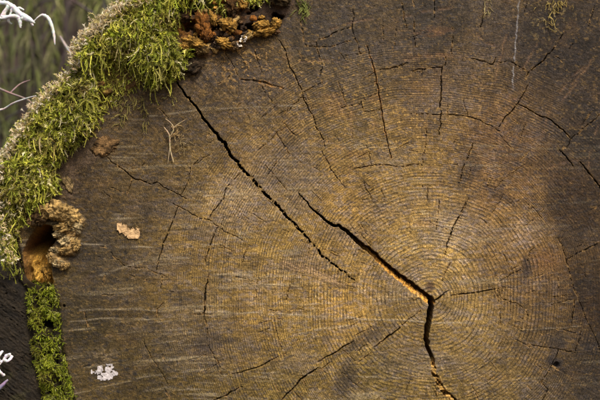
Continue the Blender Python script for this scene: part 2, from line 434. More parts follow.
    g2 = sstep(.5, .66, fbm(X / 5, Y / 2.2, 123, 3))[..., None]
    C = C * (1 - .4 * g2) + C.mean(-1, keepdims=True) * np.array([1.10, .97, 1.0]) * .4 * g2
    # ochre flecks, with highlights on the rings above the pith painted in
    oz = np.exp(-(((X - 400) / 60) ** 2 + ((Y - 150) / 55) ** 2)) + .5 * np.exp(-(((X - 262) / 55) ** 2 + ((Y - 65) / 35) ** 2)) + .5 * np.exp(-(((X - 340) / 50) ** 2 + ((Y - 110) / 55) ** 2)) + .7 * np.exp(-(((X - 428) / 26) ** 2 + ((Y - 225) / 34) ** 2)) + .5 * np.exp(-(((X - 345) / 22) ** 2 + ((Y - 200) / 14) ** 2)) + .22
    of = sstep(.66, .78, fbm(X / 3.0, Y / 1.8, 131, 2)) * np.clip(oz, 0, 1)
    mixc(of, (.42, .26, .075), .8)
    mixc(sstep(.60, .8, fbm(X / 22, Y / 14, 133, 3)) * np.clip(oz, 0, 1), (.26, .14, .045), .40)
    mixc(np.exp(-(((X - 545) / 16) ** 2 + ((Y - 260) / 10) ** 2)), (.19, .085, .03), .45)
    mixc(np.exp(-(((X - 434) / 26) ** 2 + ((Y - 32) / 6) ** 2)) * sstep(.45, .6, fbm(X / 9, Y / 3, 135)), (.20, .095, .04), .4)
    mixc(np.exp(-(((X - 440) / 30) ** 2 + ((Y - 55) / 2.5) ** 2)) * sstep(.4, .6, fbm(X / 9, Y / 3, 137)), (.22, .11, .05), .4)
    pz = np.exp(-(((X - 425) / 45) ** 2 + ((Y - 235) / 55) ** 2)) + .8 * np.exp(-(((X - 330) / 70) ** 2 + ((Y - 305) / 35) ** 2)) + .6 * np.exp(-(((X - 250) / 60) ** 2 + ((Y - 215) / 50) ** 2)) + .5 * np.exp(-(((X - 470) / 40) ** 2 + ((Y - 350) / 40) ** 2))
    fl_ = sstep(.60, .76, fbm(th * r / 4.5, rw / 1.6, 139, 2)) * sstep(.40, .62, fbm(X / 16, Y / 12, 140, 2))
    mixc(fl_ * np.clip(pz, 0, 1), (.46, .37, .21), .62)  # whitish sheen around the pith, painted as flecks along the rings
    # saw streaks: scuffed pale fibre and darker passes
    mixc(streak * sawzone * sstep(.35, .65, fbm(X / 40, Y / 18, 73, 3)), (.32, .26, .155), .62)
    mixc(sdark * sawzone, (.045, .032, .018), .42)
    # rays of lighter tissue
    C *= (1 + .45 * (ray - .5))[..., None]
    # long pale scratches of the saw
    for pts, w, k in [([(195,311),(260,313.5),(300,315.5),(360,319),(405,321),(432,323),(470,323)], .9, .75), ([(75,243),(110,246.5),(160,247.5),(205,246)], .9, .6), ([(100,276),(120,268),(140,262.5),(152,259)], 1.1, .45), ([(300,374),(350,376),(402,378)], .8, .5), ([(215,275),(240,275),(270,277),(300,277.5)], 1.1, .55), ([(300,333),(325,328),(348,326)], 1.2, .55), ([(260,284),(300,287)], .9, .45),
                      ([(150,116),(200,110),(250,107),(300,106)], 1.0, .4), ([(200,245),(222,244)], .8, .5), ([(250,303),(300,305),(330,303)], .8, .35), ([(80,310),(130,309),(180,313),(200,312)], .8, .4), ([(95,389),(150,376),(200,371)], .8, .35), ([(100,357),(140,346),(175,341)], .7, .35), ([(330,150),(365,147),(400,148)], .9, .5), ([(400,228),(445,226),(470,230)], .9, .3), ([(70,322),(110,318),(150,320)], .7, .35),
                      ([(350,140),(375,138),(395,145)], .8, .3), ([(300,145),(330,144)], .8, .3), ([(262,373),(300,372)], .7, .4), ([(480,330),(530,330),(580,327)], .6, .25), ([(470,384),(540,378)], .7, .25)]:
        d = np.full(X.shape, 99.)
        x0 = min(p[0] for p in pts) - 5; x1 = max(p[0] for p in pts) + 5; y0 = min(p[1] for p in pts) - 6; y1 = max(p[1] for p in pts) + 6
        i0, i1 = np.searchsorted(xs, [x0, x1]); j0, j1 = np.searchsorted(ys, [y0, y1])
        sl = (slice(j0, j1), slice(i0, i1))
        dd = poly_dist(pts, X[sl], Y[sl] + 1.2 * (vn(X[sl] / 14, Y[sl] * 0, 141) - .5), False)
        m = np.zeros(X.shape); m[sl] = np.exp(-(dd / w) ** 2) * (.45 + .8 * vn(X[sl] / 7, Y[sl] / 3, 143))
        m *= sstep(.25, .55, fbm(X / 16, Y / 2, 145, 2)); mixc(m, (.42, .35, .235), k * .9)
        H += .35 * m
    for pts in [[(506,34),(500,58),(495,84)],[(538,42),(528,60),(518,78)],[(592,58),(578,82),(560,104)],[(584,70),(572,84)],[(598,126),(592,150),(588,172)],[(545,170),(560,163),(578,160)],[(552,108),(546,122),(540,138)],[(560,92),(575,74),(584,66)],[(470,70),(478,82),(492,90)],[(478,34),(486,42),(496,47)],[(530,168),(525,182),(518,194)],[(330,30),(352,22),(372,19)],[(404,60),(425,56),(450,55)],[(352,100),(352,140),(349,176)],[(395,20),(420,12),(450,8)],[(300,62),(330,60),(350,64)]]:
        x0 = min(p[0] for p in pts) - 6; x1 = max(p[0] for p in pts) + 6; y0 = min(p[1] for p in pts) - 6; y1 = max(p[1] for p in pts) + 6
        i0, i1 = np.searchsorted(xs, [x0, x1]); j0, j1 = np.searchsorted(ys, [y0, y1])
        sl = (slice(j0, j1), slice(i0, i1))
        dd = poly_dist(pts, X[sl] + 3 * (vn(X[sl] / 9, Y[sl] / 9, 147) - .5), Y[sl], False)
        m = np.zeros(X.shape); m[sl] = np.exp(-(dd / 1.3) ** 2) * sstep(.3, .6, fbm(X[sl] / 4, Y[sl] / 4, 149, 2))
        mixc(m, (.20, .115, .06), .42); H -= .4 * m
    # the torn pale sliver
    dd = poly_dist([(284,264),(300,268),(322,276),(346,286)], X, Y, False)
    m = sstep(4.5, 1.5, dd + 2 * (vn(X / 5, Y / 2, 151) - .5) + (X > 330) * (X - 330) / 6)
    mixc(sstep(7, 4, dd + 2 * (vn(X / 5, Y / 2, 152) - .5) + (X > 330) * (X - 330) / 6), (.09, .055, .028), .55)
    mixc(m, (.44, .29, .14), .7)
    mixc(m * sstep(.58, .7, fbm(X / 16 + Y / 26, (Y - .38 * X) / 1.6, 153)), (.07, .042, .02), .7)
    mixc(np.exp(-(((X - 104) / 9) ** 2 + ((Y - 356) / 7) ** 2)) * sstep(.42, .62, fbm(X / 4, Y / 3, 155, 3)), (.30, .22, .12), .7)
    # pith
    mixc(sstep(6.5, 2.0, np.hypot((X - 430) / 1.0, (Y - 287) / 1.25)), (.07, .036, .024), .75)
    # dark wet stains with their own shapes
    for (bx, by, rx, ry, rot, k) in [(362,341,26,6,-.50,.62),(347,377,10,20,.2,.6),(207,343,13,13,0,.5),(228,340,14,4,0,.4),(526,270,4.5,14,0,.6),(556,342,10,7,0,.62),(555,362,8,7,0,.8),(561,371,6,4,.3,.6),(586,345,12,10,0,.4),(467,172,12,14,.5,.45),(500,195,22,5,.55,.45),(420,326,14,6,0,.25),(290,140,11,9,.3,.35),(250,262,14,8,-.3,.35),(130,60,60,20,0,.0),(185,300,22,6,0,.35),(265,238,12,9,.4,.3),(190,258,16,7,-.4,.3)]:
        q = X - bx; w_ = Y - by
        e = np.hypot((q * math.cos(rot) + w_ * math.sin(rot)) / rx, (-q * math.sin(rot) + w_ * math.cos(rot)) / ry)
        m = sstep(1.25, .35, e * .82 + .9 * (fbm(X / 9, Y / 7, 161) - .5))
        mixc(m, (.024, .020, .020), k * 1.08)
    # grime to the right of the boundary line on the right
    bl = np.interp(Y, [-50, 150, 200, 240, 265, 300, 352, 420, 700], [545, 536, 548, 558, 567, 579, 601, 630, 700])
    m = sstep(-3, 4, X - bl + 6 * (fbm(X / 12, Y / 12, 163) - .5)) * sstep(120, 200, Y)
    C *= (1 - .30 * m)[..., None]
    # mould specks low on the left
    sc = np.clip(sstep(60, 90, X) * sstep(260, 170, X) * sstep(205, 240, Y), 0, 1)
    sp_r = random.Random(5)
    for k in range(70):
        bx = sp_r.uniform(70, 235); by = sp_r.uniform(215, 398); rr_ = sp_r.choice([.7, .9, 1.0, 1.2, 1.6, 2.2])
        if k < 8: bx, by, rr_ = [(157,190,2.2),(127,302,2.0),(117,316,1.6),(147,318,1.5),(107,343,2.2),(127,350,1.9),(112,258,1.8),(135,374,2.0)][k]
        i0, i1 = np.searchsorted(xs, [bx - 5, bx + 5]); j0, j1 = np.searchsorted(ys, [by - 5, by + 5])
        sl = (slice(j0, j1), slice(i0, i1))
        m = sstep(1.2, .6, np.hypot(X[sl] - bx, Y[sl] - by) / rr_ + .5 * (vn(X[sl] / 1.3, Y[sl] / 1.3, k) - .5))[..., None] * .7
        C[sl] = C[sl] * (1 - m) + np.array([.018, .017, .016]) * m
    # white dribble on the right
    dl = np.abs(X - np.interp(Y, [-40, 0, 30, 60, 92], [520, 519, 517, 514, 512.5]) + 1.5 * (vn(Y / 5, X * 0, 171) - .5))
    m = sstep(1.3, .5, dl + 2.2 * (fbm(X / 1.6, Y / 3.4, 173, 2) - .38)) * sstep(93, 80, Y)
    mixc(m, (.27, .255, .25), .75)
    H += .4 * m
    mixc(np.exp(-(((X - 513) / 4) ** 2 + ((Y - 99) / 4) ** 2)) * sstep(.4, .6, fbm(X / 3, Y / 3, 175)), (.35, .18, .10), .7)
    # straw dust under the top edge on the right
    m = np.exp(-(((X - 548) / 16) ** 2 + ((Y - 14) / 22) ** 2)) * sstep(.58, .72, fbm(X / 2.6, Y / 5, 177, 2))
    mixc(m * sstep(.45, .6, vn(X / 1.5, Y / 1.5, 178)), (.40, .30, .12), .8); H += .5 * m
    # rusty dust below the bark flakes
    m = np.exp(-(((X - 238) / 40) ** 2 + ((Y - 58) / 28) ** 2)) * sstep(.64, .76, fbm(X / 2.2, Y / 2.8, 179, 2))
    mixc(m, (.38, .22, .07), .85); H += .8 * m
    # ---- cracks
    D = np.zeros(X.shape)
    for ci, (pts, w, dep, style) in enumerate(CR):
        pts, w = frac_line(list(pts), list(w), ci + 3, .6 if style == 'ragged' else .45)
        for i in range(len(pts) - 1):
            (ax, ay), (bx, by) = pts[i], pts[i + 1]
            pad = max(w[i], w[i + 1]) + 4
            i0, i1 = np.searchsorted(xs, [min(ax, bx) - pad, max(ax, bx) + pad]); j0, j1 = np.searchsorted(ys, [min(ay, by) - pad, max(ay, by) + pad])
            if i1 <= i0 or j1 <= j0: continue
            sl = (slice(j0, j1), slice(i0, i1))
            x, y = X[sl], Y[sl]
            L = math.hypot(bx - ax, by - ay) + 1e-9
            tt = np.clip(((x - ax) * (bx - ax) + (y - ay) * (by - ay)) / L ** 2, 0, 1)
            d = np.hypot(x - ax - tt * (bx - ax), y - ay - tt * (by - ay))
            s = ((x - ax) * (by - ay) - (y - ay) * (bx - ax)) / L       # + on the right/upper side of the line
            hw = (w[i] + (w[i + 1] - w[i]) * tt) * .5
            hw = hw * (.72 + .56 * vn(x / 2.1, y / 2.1, 200 + ci)) if style == 'ragged' else hw * (.86 + .28 * vn(x / 2.6, y / 2.6, 200 + ci))
            hw = hw if style else hw * np.where(hw > .9, .72, .58)
            hwm = np.maximum(hw, .31)
            prof = np.clip((hwm - d) / .42, 0, 1)
            if style == 'slant':
                # steep upper wall, lower wall sloping in: the slope shows fresh wood
                q = np.clip((s + hwm) / (2 * hwm + 1e-6), 0, 1)
                lower = sstep(345, 385, x)
                z = (np.interp(q, [0, .08, .62, .70, 1], [.5, 1.6, 5.5, 26, 32]) * lower + dep * (1 - lower)) * prof
                mm = prof * lower * .95
                cc = np.array([.58, .29, .05]) * (.6 + .8 * vn(x / 2, y / 2, 7))[..., None]
                C[sl] = C[sl] * (1 - mm[..., None]) + cc * mm[..., None]
                z = z + 1.2 * (vn(x / 1.6, y / 1.6, 8) - .5) * prof
            elif style == 'filled':
                low = sstep(346, 366, y)
                fill = vn(x / 2.2, y / 2.2, 9)
                z = prof * (dep * (1 - low) + low * (.5 + 9 * sstep(.35, .75, fill)))
                mm = prof * (.35 + .6 * low)
                cc = np.array([.52, .31, .085]) * (.35 + 1.1 * vn(x / 1.5, y / 1.5, 10))[..., None]
                C[sl] = C[sl] * (1 - mm[..., None]) + cc * mm[..., None]
            elif style == 'ragged':
                plug = sstep(.50, .60, vn(x / 1.7 + 3, y / 1.7, 12)) * (.35 + .65 * sstep(215, 240, x))
                z = dep * prof * (1 - plug) + .5 * plug * prof
                mm = np.maximum(sstep(hwm + 1.3, hwm, d) * sstep(.5, .75, vn(x / 2, y / 2, 13)) * .6, plug * prof * .8)
                cc = np.array([.30, .19, .06]) * (.3 + 1.2 * vn(x / 1.3, y / 1.3, 16))[..., None]
                C[sl] = C[sl] * (1 - mm[..., None]) + cc * mm[..., None]
            elif style == 'ochre':
                z = dep * prof * (1 - .6 * sstep(.5, .8, vn(x / 2, y / 2, 15)))
                mm = sstep(hwm + 1.5, hwm, d) * sstep(.35, .7, vn(x / 2.3, y / 2.3, 14)) * .75
                cc = np.array([.30, .16, .05])
                C[sl] = C[sl] * (1 - mm[..., None]) + cc * mm[..., None]
            else:
                keep = 1 - .85 * sstep(.58, .80, vn(x / 2.2, y / 2.2, 300 + ci))      # crumbs bridge thin cracks here and there
                z = np.minimum(dep, 1.5 + 3.2 * w[i] ** 2.0) * prof * keep
                mm = sstep(hwm + 1.1, hwm + .2, d) * sstep(.5, .78, vn(x / 3.1, y / 3.1, 350 + ci)) * .5
                C[sl] = C[sl] * (1 - mm[..., None]) + np.array([.27, .165, .06]) * mm[..., None]
            D[sl] = np.maximum(D[sl], z)
    H -= D
    # splintered lip beside the pith (lower edge of the wide check)
    m = np.exp(-(((X - 415) / 6) ** 2 + ((Y - 296) / 4) ** 2)) * sstep(.4, .7, vn(X / 1.8, Y / 1.8, 18))
    mixc(m, (.50, .33, .13), .9); H += 2.0 * m
    m = np.exp(-(((X - 438) / 9) ** 2 + ((Y - 388) / 16) ** 2)) * sstep(.62, .8, vn(X / 1.9, Y / 2.6, 19))
    mixc(m, (.46, .28, .09), .9); H += 2.2 * m
    # knot hole with a pitted floor at the right
    e = np.hypot(X - 556, Y - 364.5) + 3.0 * (fbm(X / 3, Y / 3, 181) - .5)
    H -= 5 * sstep(3.6, 1.6, e)
    e = np.hypot(X - 52.5, Y - 301) ; H -= 6 * sstep(1.6, .8, np.hypot(X - 64, Y - 306))
    # ---- the rotten hollow on the left edge
    ho = smooth_poly([(29,238),(34,229),(42,223),(52,225),(58,230),(57,240),(51,247),(52,257),(52,270),(55,284),(54,292),(26,292),(24,275),(22,262),(23,248)], 2)
    hi = inside(ho, X, Y); hd = poly_dist(ho, X, Y)
    sg = np.where(hi, hd, -hd) + 2.0 * (fbm(X / 6, Y / 6, 183) - .5)
    deep = np.interp(Y, [222, 243, 256, 285, 296], [120, 105, 24, 12, 8]) * (.55 + .45 * sstep(26, 46, X)) * sstep(0, 5.0, sg)
    deep += sstep(0, 3, sg) * (10 * (fbm(X / 7 + Y / 16, Y / 20 - X / 9, 185, 3) - .5) * 2 + 9 * (fbm((X + .5 * Y) / 2.6, (Y - .4 * X) / 14, 186, 3) - .5))
    H -= np.maximum(deep, 0)
    mh = sstep(-.5, 1.5, sg)
    hc = np.array([.62, .36, .065]) * (.35 + 1.1 * fbm((X + .4 * Y) / 4, (Y - .5 * X) / 16, 187, 3))[..., None]
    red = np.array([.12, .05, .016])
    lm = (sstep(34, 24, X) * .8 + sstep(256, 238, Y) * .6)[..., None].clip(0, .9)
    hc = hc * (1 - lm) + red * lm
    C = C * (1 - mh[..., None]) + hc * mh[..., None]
    # crumbling wood round the hollow
    rm = poly_dist([(33,222),(42,213),(56,208),(70,213),(79,222),(74,233),(64,236),(74,243),(70,250),(60,250),(54,256),(63,263)], X, Y, False)
    m = sstep(8, 2, rm + 4 * (fbm(X / 5, Y / 5, 189) - .5)) * (1 - mh)
    H += m * (5 + 6 * fbm(X / 5, Y / 5, 191, 3))
    C = C * (1 - m[..., None]) + (np.array([.40, .26, .10]) * (.35 + 1.2 * fbm(X / 3, Y / 3, 193, 3))[..., None]) * m[..., None]
    # broken, rusty bark zone under the flakes at the top
    bz = smooth_poly([(172,-20),(300,-30),(296,6),(284,22),(268,34),(240,46),(222,46),(214,56),(196,60),(180,48),(174,20)], 2)
    bi = np.where(inside(bz, X, Y), 1, -1) * poly_dist(bz, X, Y) + 5 * (fbm(X / 8, Y / 8, 195) - .5)
    m = sstep(-1, 3, bi)
    pit = sstep(.52, .66, fbm(X / 11, Y / 9, 197, 3)) * sstep(2, 6, bi)
    H += m * 3.5 * (fbm(X / 6, Y / 6, 199, 3)) - pit * 16
    bc = np.array([.060, .037, .022]) * (.4 + 1.3 * fbm(X / 4, Y / 4, 203, 3))[..., None]
    oc = np.array([.30, .135, .030]) * (.5 + 1. * vn(X / 2, Y / 2, 205))[..., None]
    om = (sstep(.50, .62, fbm(X / 9, Y / 7, 207, 3)) * sstep(300, 180, X + Y)).clip(0, 1)[..., None]
    bc = bc * (1 - om) + oc * om
    C = C * (1 - m[..., None]) + bc * m[..., None]
    # brown mush around the small flake and along the moss edge
    for poly, colr, hgt in ((MOSS_C, (.14, .075, .024), 5), ([(60,150),(86,140),(92,132),(118,136),(117,152),(104,158),(78,172),(76,200),(60,200)], (.085, .056, .032), 1.5)):
        bi = np.where(inside(poly, X, Y), 1, -1) * poly_dist(poly, X, Y) + 7 * (fbm(X / 7, Y / 7, 211) - .5)
        m = sstep(-1, 4, bi)
        C = C * (1 - .85 * m[..., None]) + np.array(colr) * (.4 + 1.2 * fbm(X / 4, Y / 4, 213, 3))[..., None] * .85 * m[..., None]
        H += m * hgt * fbm(X / 6, Y / 6, 215, 3)
    # cushions under the moss
    for poly, hh in ((MOSS_A, 17), (MOSS_B, 15), (MOSS_D, 9)):
        bi = np.where(inside(poly, X, Y), 1, -1) * poly_dist(poly, X, Y)
        m = sstep(-1, 12, bi + 4 * (fbm(X / 8, Y / 8, 217) - .5)) * (1 - mh)
        H += m * hh * (.25 + 1.35 * fbm(X / 10, Y / 10, 219, 3))
        C = C * (1 - m[..., None]) + np.array([.045, .040, .012]) * (.4 + 1.2 * fbm(X / 4, Y / 4, 221, 3))[..., None] * m[..., None]
    bi = np.where(inside(MOSS_G, X, Y), 1, -1) * poly_dist(MOSS_G, X, Y)
    m = sstep(-2, 2, bi + 3 * (fbm(X / 4, Y / 4, 222) - .5))
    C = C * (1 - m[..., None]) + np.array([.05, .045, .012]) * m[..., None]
    # rounded, worn rim of the whole face
    ed = poly_dist(LOG_OUT, X, Y)
    H -= 7 * sstep(9, 0, ed + 5 * (fbm(X / 9, Y / 9, 223) - .5))
    C = np.clip(C, .004, .8)
    # ---- mesh
    co = np.stack([(X - 300) / 1000, -H / 1000, ZC + (200 - Y) / 1000], -1).reshape(-1, 3)
    xc = .25 * (X[:-1, :-1] + X[1:, :-1] + X[:-1, 1:] + X[1:, 1:]); yc = .25 * (Y[:-1, :-1] + Y[1:, :-1] + Y[:-1, 1:] + Y[1:, 1:])
    keep = inside(LOG_OUT, xc, yc)
    idx = np.arange(ny * nx).reshape(ny, nx)
    q = np.stack([idx[:-1, :-1], idx[1:, :-1], idx[1:, 1:], idx[:-1, 1:]], -1)[keep]
    hz = np.stack([H[:-1, :-1], H[1:, :-1], H[1:, 1:], H[:-1, 1:]], -1)
    flat = (hz.max(-1) - hz.min(-1) > 1.0)[keep]
    used = np.unique(q); re = np.full(ny * nx, -1, np.int64); re[used] = np.arange(len(used))
    def hs(px, py):
        i = np.clip(np.searchsorted(xs, px), 0, nx - 1); j = np.clip(np.searchsorted(ys, py), 0, ny - 1)
        return H[j, i] / 1000
    return co[used], re[q], C.reshape(-1, 3)[used], ph.ravel()[used], ringc.ravel()[used], ~flat, hs

log = empty('cut_log', (0.13, 0.3, 0.0))
co, q, cc, ph, rc, sm, hs = build_face()
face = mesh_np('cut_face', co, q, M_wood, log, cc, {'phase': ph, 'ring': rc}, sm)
face['label'] = 'sawn end grain with growth rings and drying cracks'

def bark_tube(name, outline, y0, y1, parent, seed, col, grow=2.0):
    ol = np.array(outline); n = len(ol)
    # resample evenly
    seg = np.hypot(*(np.roll(ol, -1, 0) - ol).T); cum = np.concatenate([[0], np.cumsum(seg)])
    N = 520; t = np.linspace(0, cum[-1], N, endpoint=False)
    c2 = np.vstack([ol, ol[:1]])
    px = np.interp(t, cum, c2[:, 0]); py = np.interp(t, cum, c2[:, 1])
    tx = np.roll(px, -2) - np.roll(px, 2); ty = np.roll(py, -2) - np.roll(py, 2); L = np.hypot(tx, ty)
    nxx, nyy = ty / L, -tx / L
    if inside(outline, [px[0] + nxx[0] * 3], [py[0] + nyy[0] * 3])[0]: nxx, nyy = -nxx, -nyy
    K = 90; d = np.concatenate([[0, .004, .01], np.linspace(.018, y1 - y0, K - 3)])
    T, Dp = np.meshgrid(t, d)
    ridge = fbm(T / 26 + 2 * vn(Dp * 9, T * 0, seed), Dp * 14, seed, 4)
    off = grow + 9 * (np.abs(ridge - .5) * 2) ** .7 * np.clip(Dp / .01, 0, 1) - 5 * np.clip(1 - Dp / .004, 0, 1)
    X = px[None] + nxx[None] * off; Y = py[None] + nyy[None] * off
    co = np.stack([(X - 300) / 1000, y0 + Dp, ZC + (200 - Y) / 1000], -1)
    co[..., 2] = np.maximum(co[..., 2], -.012)
    idx = np.arange(N * len(d)).reshape(len(d), N)
    a = idx[:-1]; b = idx[1:]
    q = np.stack([a, np.roll(a, -1, 1), np.roll(b, -1, 1), b], -1).reshape(-1, 4)
    cols = np.array(col) * (.4 + 1.3 * ridge)[..., None]
    ob = mesh_np(name, co.reshape(-1, 3), q, M_bark, parent, cols.reshape(-1, 3), None, True)
    # far end
    cen = co[-1].mean(0); v = np.vstack([co[-1], cen]); m = len(v) - 1
    f = np.stack([np.arange(m), (np.arange(m) + 1) % m, np.full(m, m)], -1)
    mesh_np('far_end', v, f, M_bark, parent, np.tile(np.array([.1, .07, .04]), (m + 1, 1)), None, False)
    return ob
bark_tube('bark', LOG_OUT, .004, 1.5, log, 5, (.07, .052, .032))

# ------------------------------------------------------------------ crumbling lumps and bark flakes: real pieces on the rim
def lump(name, px, py, h, rx, ry, rz, rot, col, seed, parent, sub=4, rough=.45, mat=None):
    bm = bmesh.new()
    bmesh.ops.create_icosphere(bm, subdivisions=sub, radius=1)
    o = Vector((seed * 3.1, seed * 1.7, seed * .9))
    cs = []
    ca, sa = math.cos(rot), math.sin(rot)
    c = Vector(P(px, py, h))
    for v in bm.verts:
        p = v.co.copy()
        n = mnoise.fractal(p * 1.3 + o, 1, 2, 4) + .6 * (1 - abs(mnoise.noise(p * 3.1 + o)) * 2) * .5 + .35 * mnoise.noise(p * 7 + o) + .2 * mnoise.noise(p * 15 + o)
        q_ = p * 2.2 + o
        rid = abs(mnoise.noise(q_ + Vector((0, 0, p.z * 2)))) + .5 * abs(mnoise.noise(q_ * 2.3)) + .3 * abs(mnoise.noise(q_ * 5))
        p *= 1 + rough * (n * .75 - 1.5 * rid + .55)
        x, y, z = p.x * rx, p.y * rz, p.z * ry
        v.co = c + Vector((x * ca - z * sa, y, x * sa + z * ca)) / 1000
        k = .75 + 1.1 * mnoise.noise(v.co * 240 + o) + .7 * mnoise.noise(v.co * 800)
        cs.append([max(.2, k) * cc_ for cc_ in col])
    bm.verts.ensure_lookup_table()
    co = np.array([v.co for v in bm.verts]); f = np.array([[v.index for v in fc.verts] for fc in bm.faces])
    bm.free()
    return mesh_np(name, co, f, mat or M_rot, parent, np.array(cs), None, True)

TAN = (.86, .56, .20); PALE = (.95, .72, .36); RUST = (.46, .18, .035); OCH = (.80, .44, .09)
i = 0
for px, py, h, rx, ry, rz, rot, c in [(39,219,.008,7,6,8,.4,(.22,.13,.05)),(50,211,.010,9,6,8,.1,TAN),(62,211,.011,10,8,9,-.2,TAN),(73,217,.010,8,8,8,-.6,TAN),(76,226,.008,6,7,7,0,PALE),(66,226,.009,8,6,8,.3,TAN),(62,234,.007,5,4,6,0,PALE),(68,241,.008,6,5,6,.2,PALE),(75,244,.007,4.5,6,6,0,TAN),(66,250,.008,8,3.5,6,.15,TAN),(57,251,.006,5,3,5,-.4,PALE),(53,257,.006,4,5,5,.4,TAN),(59,263,.006,6,3.5,5,-.3,PALE),(66,266,.005,4,2.6,4,.5,TAN),(47,272,-.004,4,7,5,-.2,OCH)]:
    i += 1
    lump('crumbled_wood', px, py, h * .75, rx * 1.12, ry * 1.0, rz * .8, rot, c, i, face, 4, .62)
bk0 = [o for o in log.children if o.name.startswith('bark')][0]
for px, py, h, rx, ry, rz, rot, c in [(204,27,.010,6,12,4,.15,RUST),(208,36,.009,5,6,4,-.2,RUST),(196,44,.008,9,5,5,-.4,OCH),(202,50,.007,7,5,4,.1,(.40,.25,.09)),(225,44,.007,7,4.5,4,-.2,OCH),(234,46,.006,6,3.5,3,.3,(.40,.24,.10)),(226,24,.006,6,5,4,.3,OCH),(233,28,.006,4,5,4,0,OCH),(214,20,.008,3,7,3,.3,OCH),(243,4,.008,4.5,5,4,.2,OCH),(247,38,.006,6,2.4,3,.7,TAN),(262,26,.006,7,4,4,.3,OCH),(264,33,.006,9,3.5,4,.15,OCH),(276,24,.006,4.5,4.5,3,.1,OCH),(218,45,.005,3.5,4,3,0,(.3,.2,.12)),(281,1,.008,9,5,6,0,(.22,.15,.07)),(262,18,.004,3,2,2,0,OCH),(233,8,.006,6,8,4,.2,(.16,.08,.025)),(186,19,.006,5,4,4,0,(.10,.05,.02)),(277,32,.004,3,2,2,0,(.35,.2,.1)),(194,67,.004,9,6,3,.4,(.10,.065,.035)),(186,48,.008,6,4,4,0,OCH)]:
    i += 1
    lump('bark_flake', px, py, h, rx, ry, rz, rot, c, i, bk0, 4, .7)
cr_r = random.Random(99)
for k in range(90):
    a_, b_ = cr_r.choice([(205,40),(228,36),(262,28),(236,14),(196,34),(215,10)]); i += 1
    r_ = cr_r.uniform(1.0, 2.8)
    lump('bark_flake', a_ + cr_r.gauss(0, 9), b_ + cr_r.gauss(0, 6), cr_r.uniform(.001, .007), r_ * cr_r.uniform(.8, 1.8), r_, r_ * .8, cr_r.uniform(-1, 1), cr_r.choice([OCH, RUST, (.10, .055, .025), (.16, .09, .04), TAN]), i, bk0, 2, .6)
lump('bark_flake', 104, 146, .0005, 12, 9, 1.8, .3, (.36, .21, .085), 77, bk0, 4, .45)
lump('bark_flake', 68, 184, .000, 5, 9, 1.8, .5, (.42, .29, .13), 78, bk0, 4, .5)
lump('bark_flake', 106, 92, .006, 7, 4, 4, .1, (.40, .24, .06), 79, bk0, 3, .5)
lump('bark_flake', 102, 86, .008, 5, 3, 4, .5, (.36, .20, .05), 80, bk0, 3, .5)

# ------------------------------------------------------------------ the neighbouring log at the lower left
OUT2 = smooth_poly([(26,288),(28,320),(33,350),(40,385),(46,420),(48,470),(40,530),(10,590),(-50,630),(-120,640),(-190,620),(-250,570),(-285,500),(-290,430),(-270,360),(-220,310),(-150,285),(-80,276),(-20,275),(12,277)], 2)
def build_face2():
    xs = axis(-12, 52, -300, 52, 0.7); ys = axis(270, 404, 270, 650, 0.7)
    X, Y = np.meshgrid(xs, ys); ny, nx = X.shape
    u = (X + .75 * Y); v = (Y - .75 * X)
    g1 = fbm(u / 14, v / 2.0, 401, 3)
    H = -7 + 1.4 * (fbm(X / 30, Y / 30, 403, 3) - .5) + 1.6 * (g1 - .5) + .8 * (vn(X / 1.2, Y / 1.2, 405) - .5) + 3 * (fbm(X / 11, Y / 11, 404, 3) - .5)
    pit = sstep(.76, .86, fbm(u / 5.0, v / 2.0, 407, 2)) * sstep(.4, .6, fbm(X / 20, Y / 20, 408, 2))
    H -= 3.2 * pit
    C = np.array(lin((50, 41, 27))) * .62 * (.25 + 1.4 * fbm(X / 9, Y / 9, 409, 4))[..., None] * (.3 + 1.3 * g1)[..., None]
    m = sstep(.52, .66, fbm(X / 16, Y / 16, 411, 3)) * sstep(350, 380, Y)
    C = C * (1 - .5 * m[..., None]) + np.array([.045, .042, .014]) * .5 * m[..., None]
    ed = poly_dist(OUT2, X, Y)
    H -= 6 * sstep(7, 0, ed)
    dd = np.hypot(X + 120, Y - 460); ph = dd / 2.4
    co = np.stack([(X - 300) / 1000, -H / 1000, ZC + (200 - Y) / 1000], -1).reshape(-1, 3)
    xc = .25 * (X[:-1, :-1] + X[1:, :-1] + X[:-1, 1:] + X[1:, 1:]); yc = .25 * (Y[:-1, :-1] + Y[1:, :-1] + Y[:-1, 1:] + Y[1:, 1:])
    keep = inside(OUT2, xc, yc)
    idx = np.arange(ny * nx).reshape(ny, nx)
    q = np.stack([idx[:-1, :-1], idx[1:, :-1], idx[1:, 1:], idx[:-1, 1:]], -1)[keep]
    used = np.unique(q); re = np.full(ny * nx, -1, np.int64); re[used] = np.arange(len(used))
    return co[used], re[q], C.reshape(-1, 3)[used], ph.ravel()[used]
log2 = empty('weathered_log', (-.42, .3, 0.0))
co, q, cc, ph = build_face2()
mesh_np('cut_face', co, q, M_wood, log2, cc, {'phase': ph, 'ring': np.full(len(co), .12)}, True)
bark_tube('bark', OUT2, .012, 1.3, log2, 9, (.06, .045, .028))

tag(log, 'huge sawn log end with growth rings, oblique drying cracks and a rotten hollow', 'log')
tag(log2, 'dark pitted log end beyond the mossy crevice', 'log')

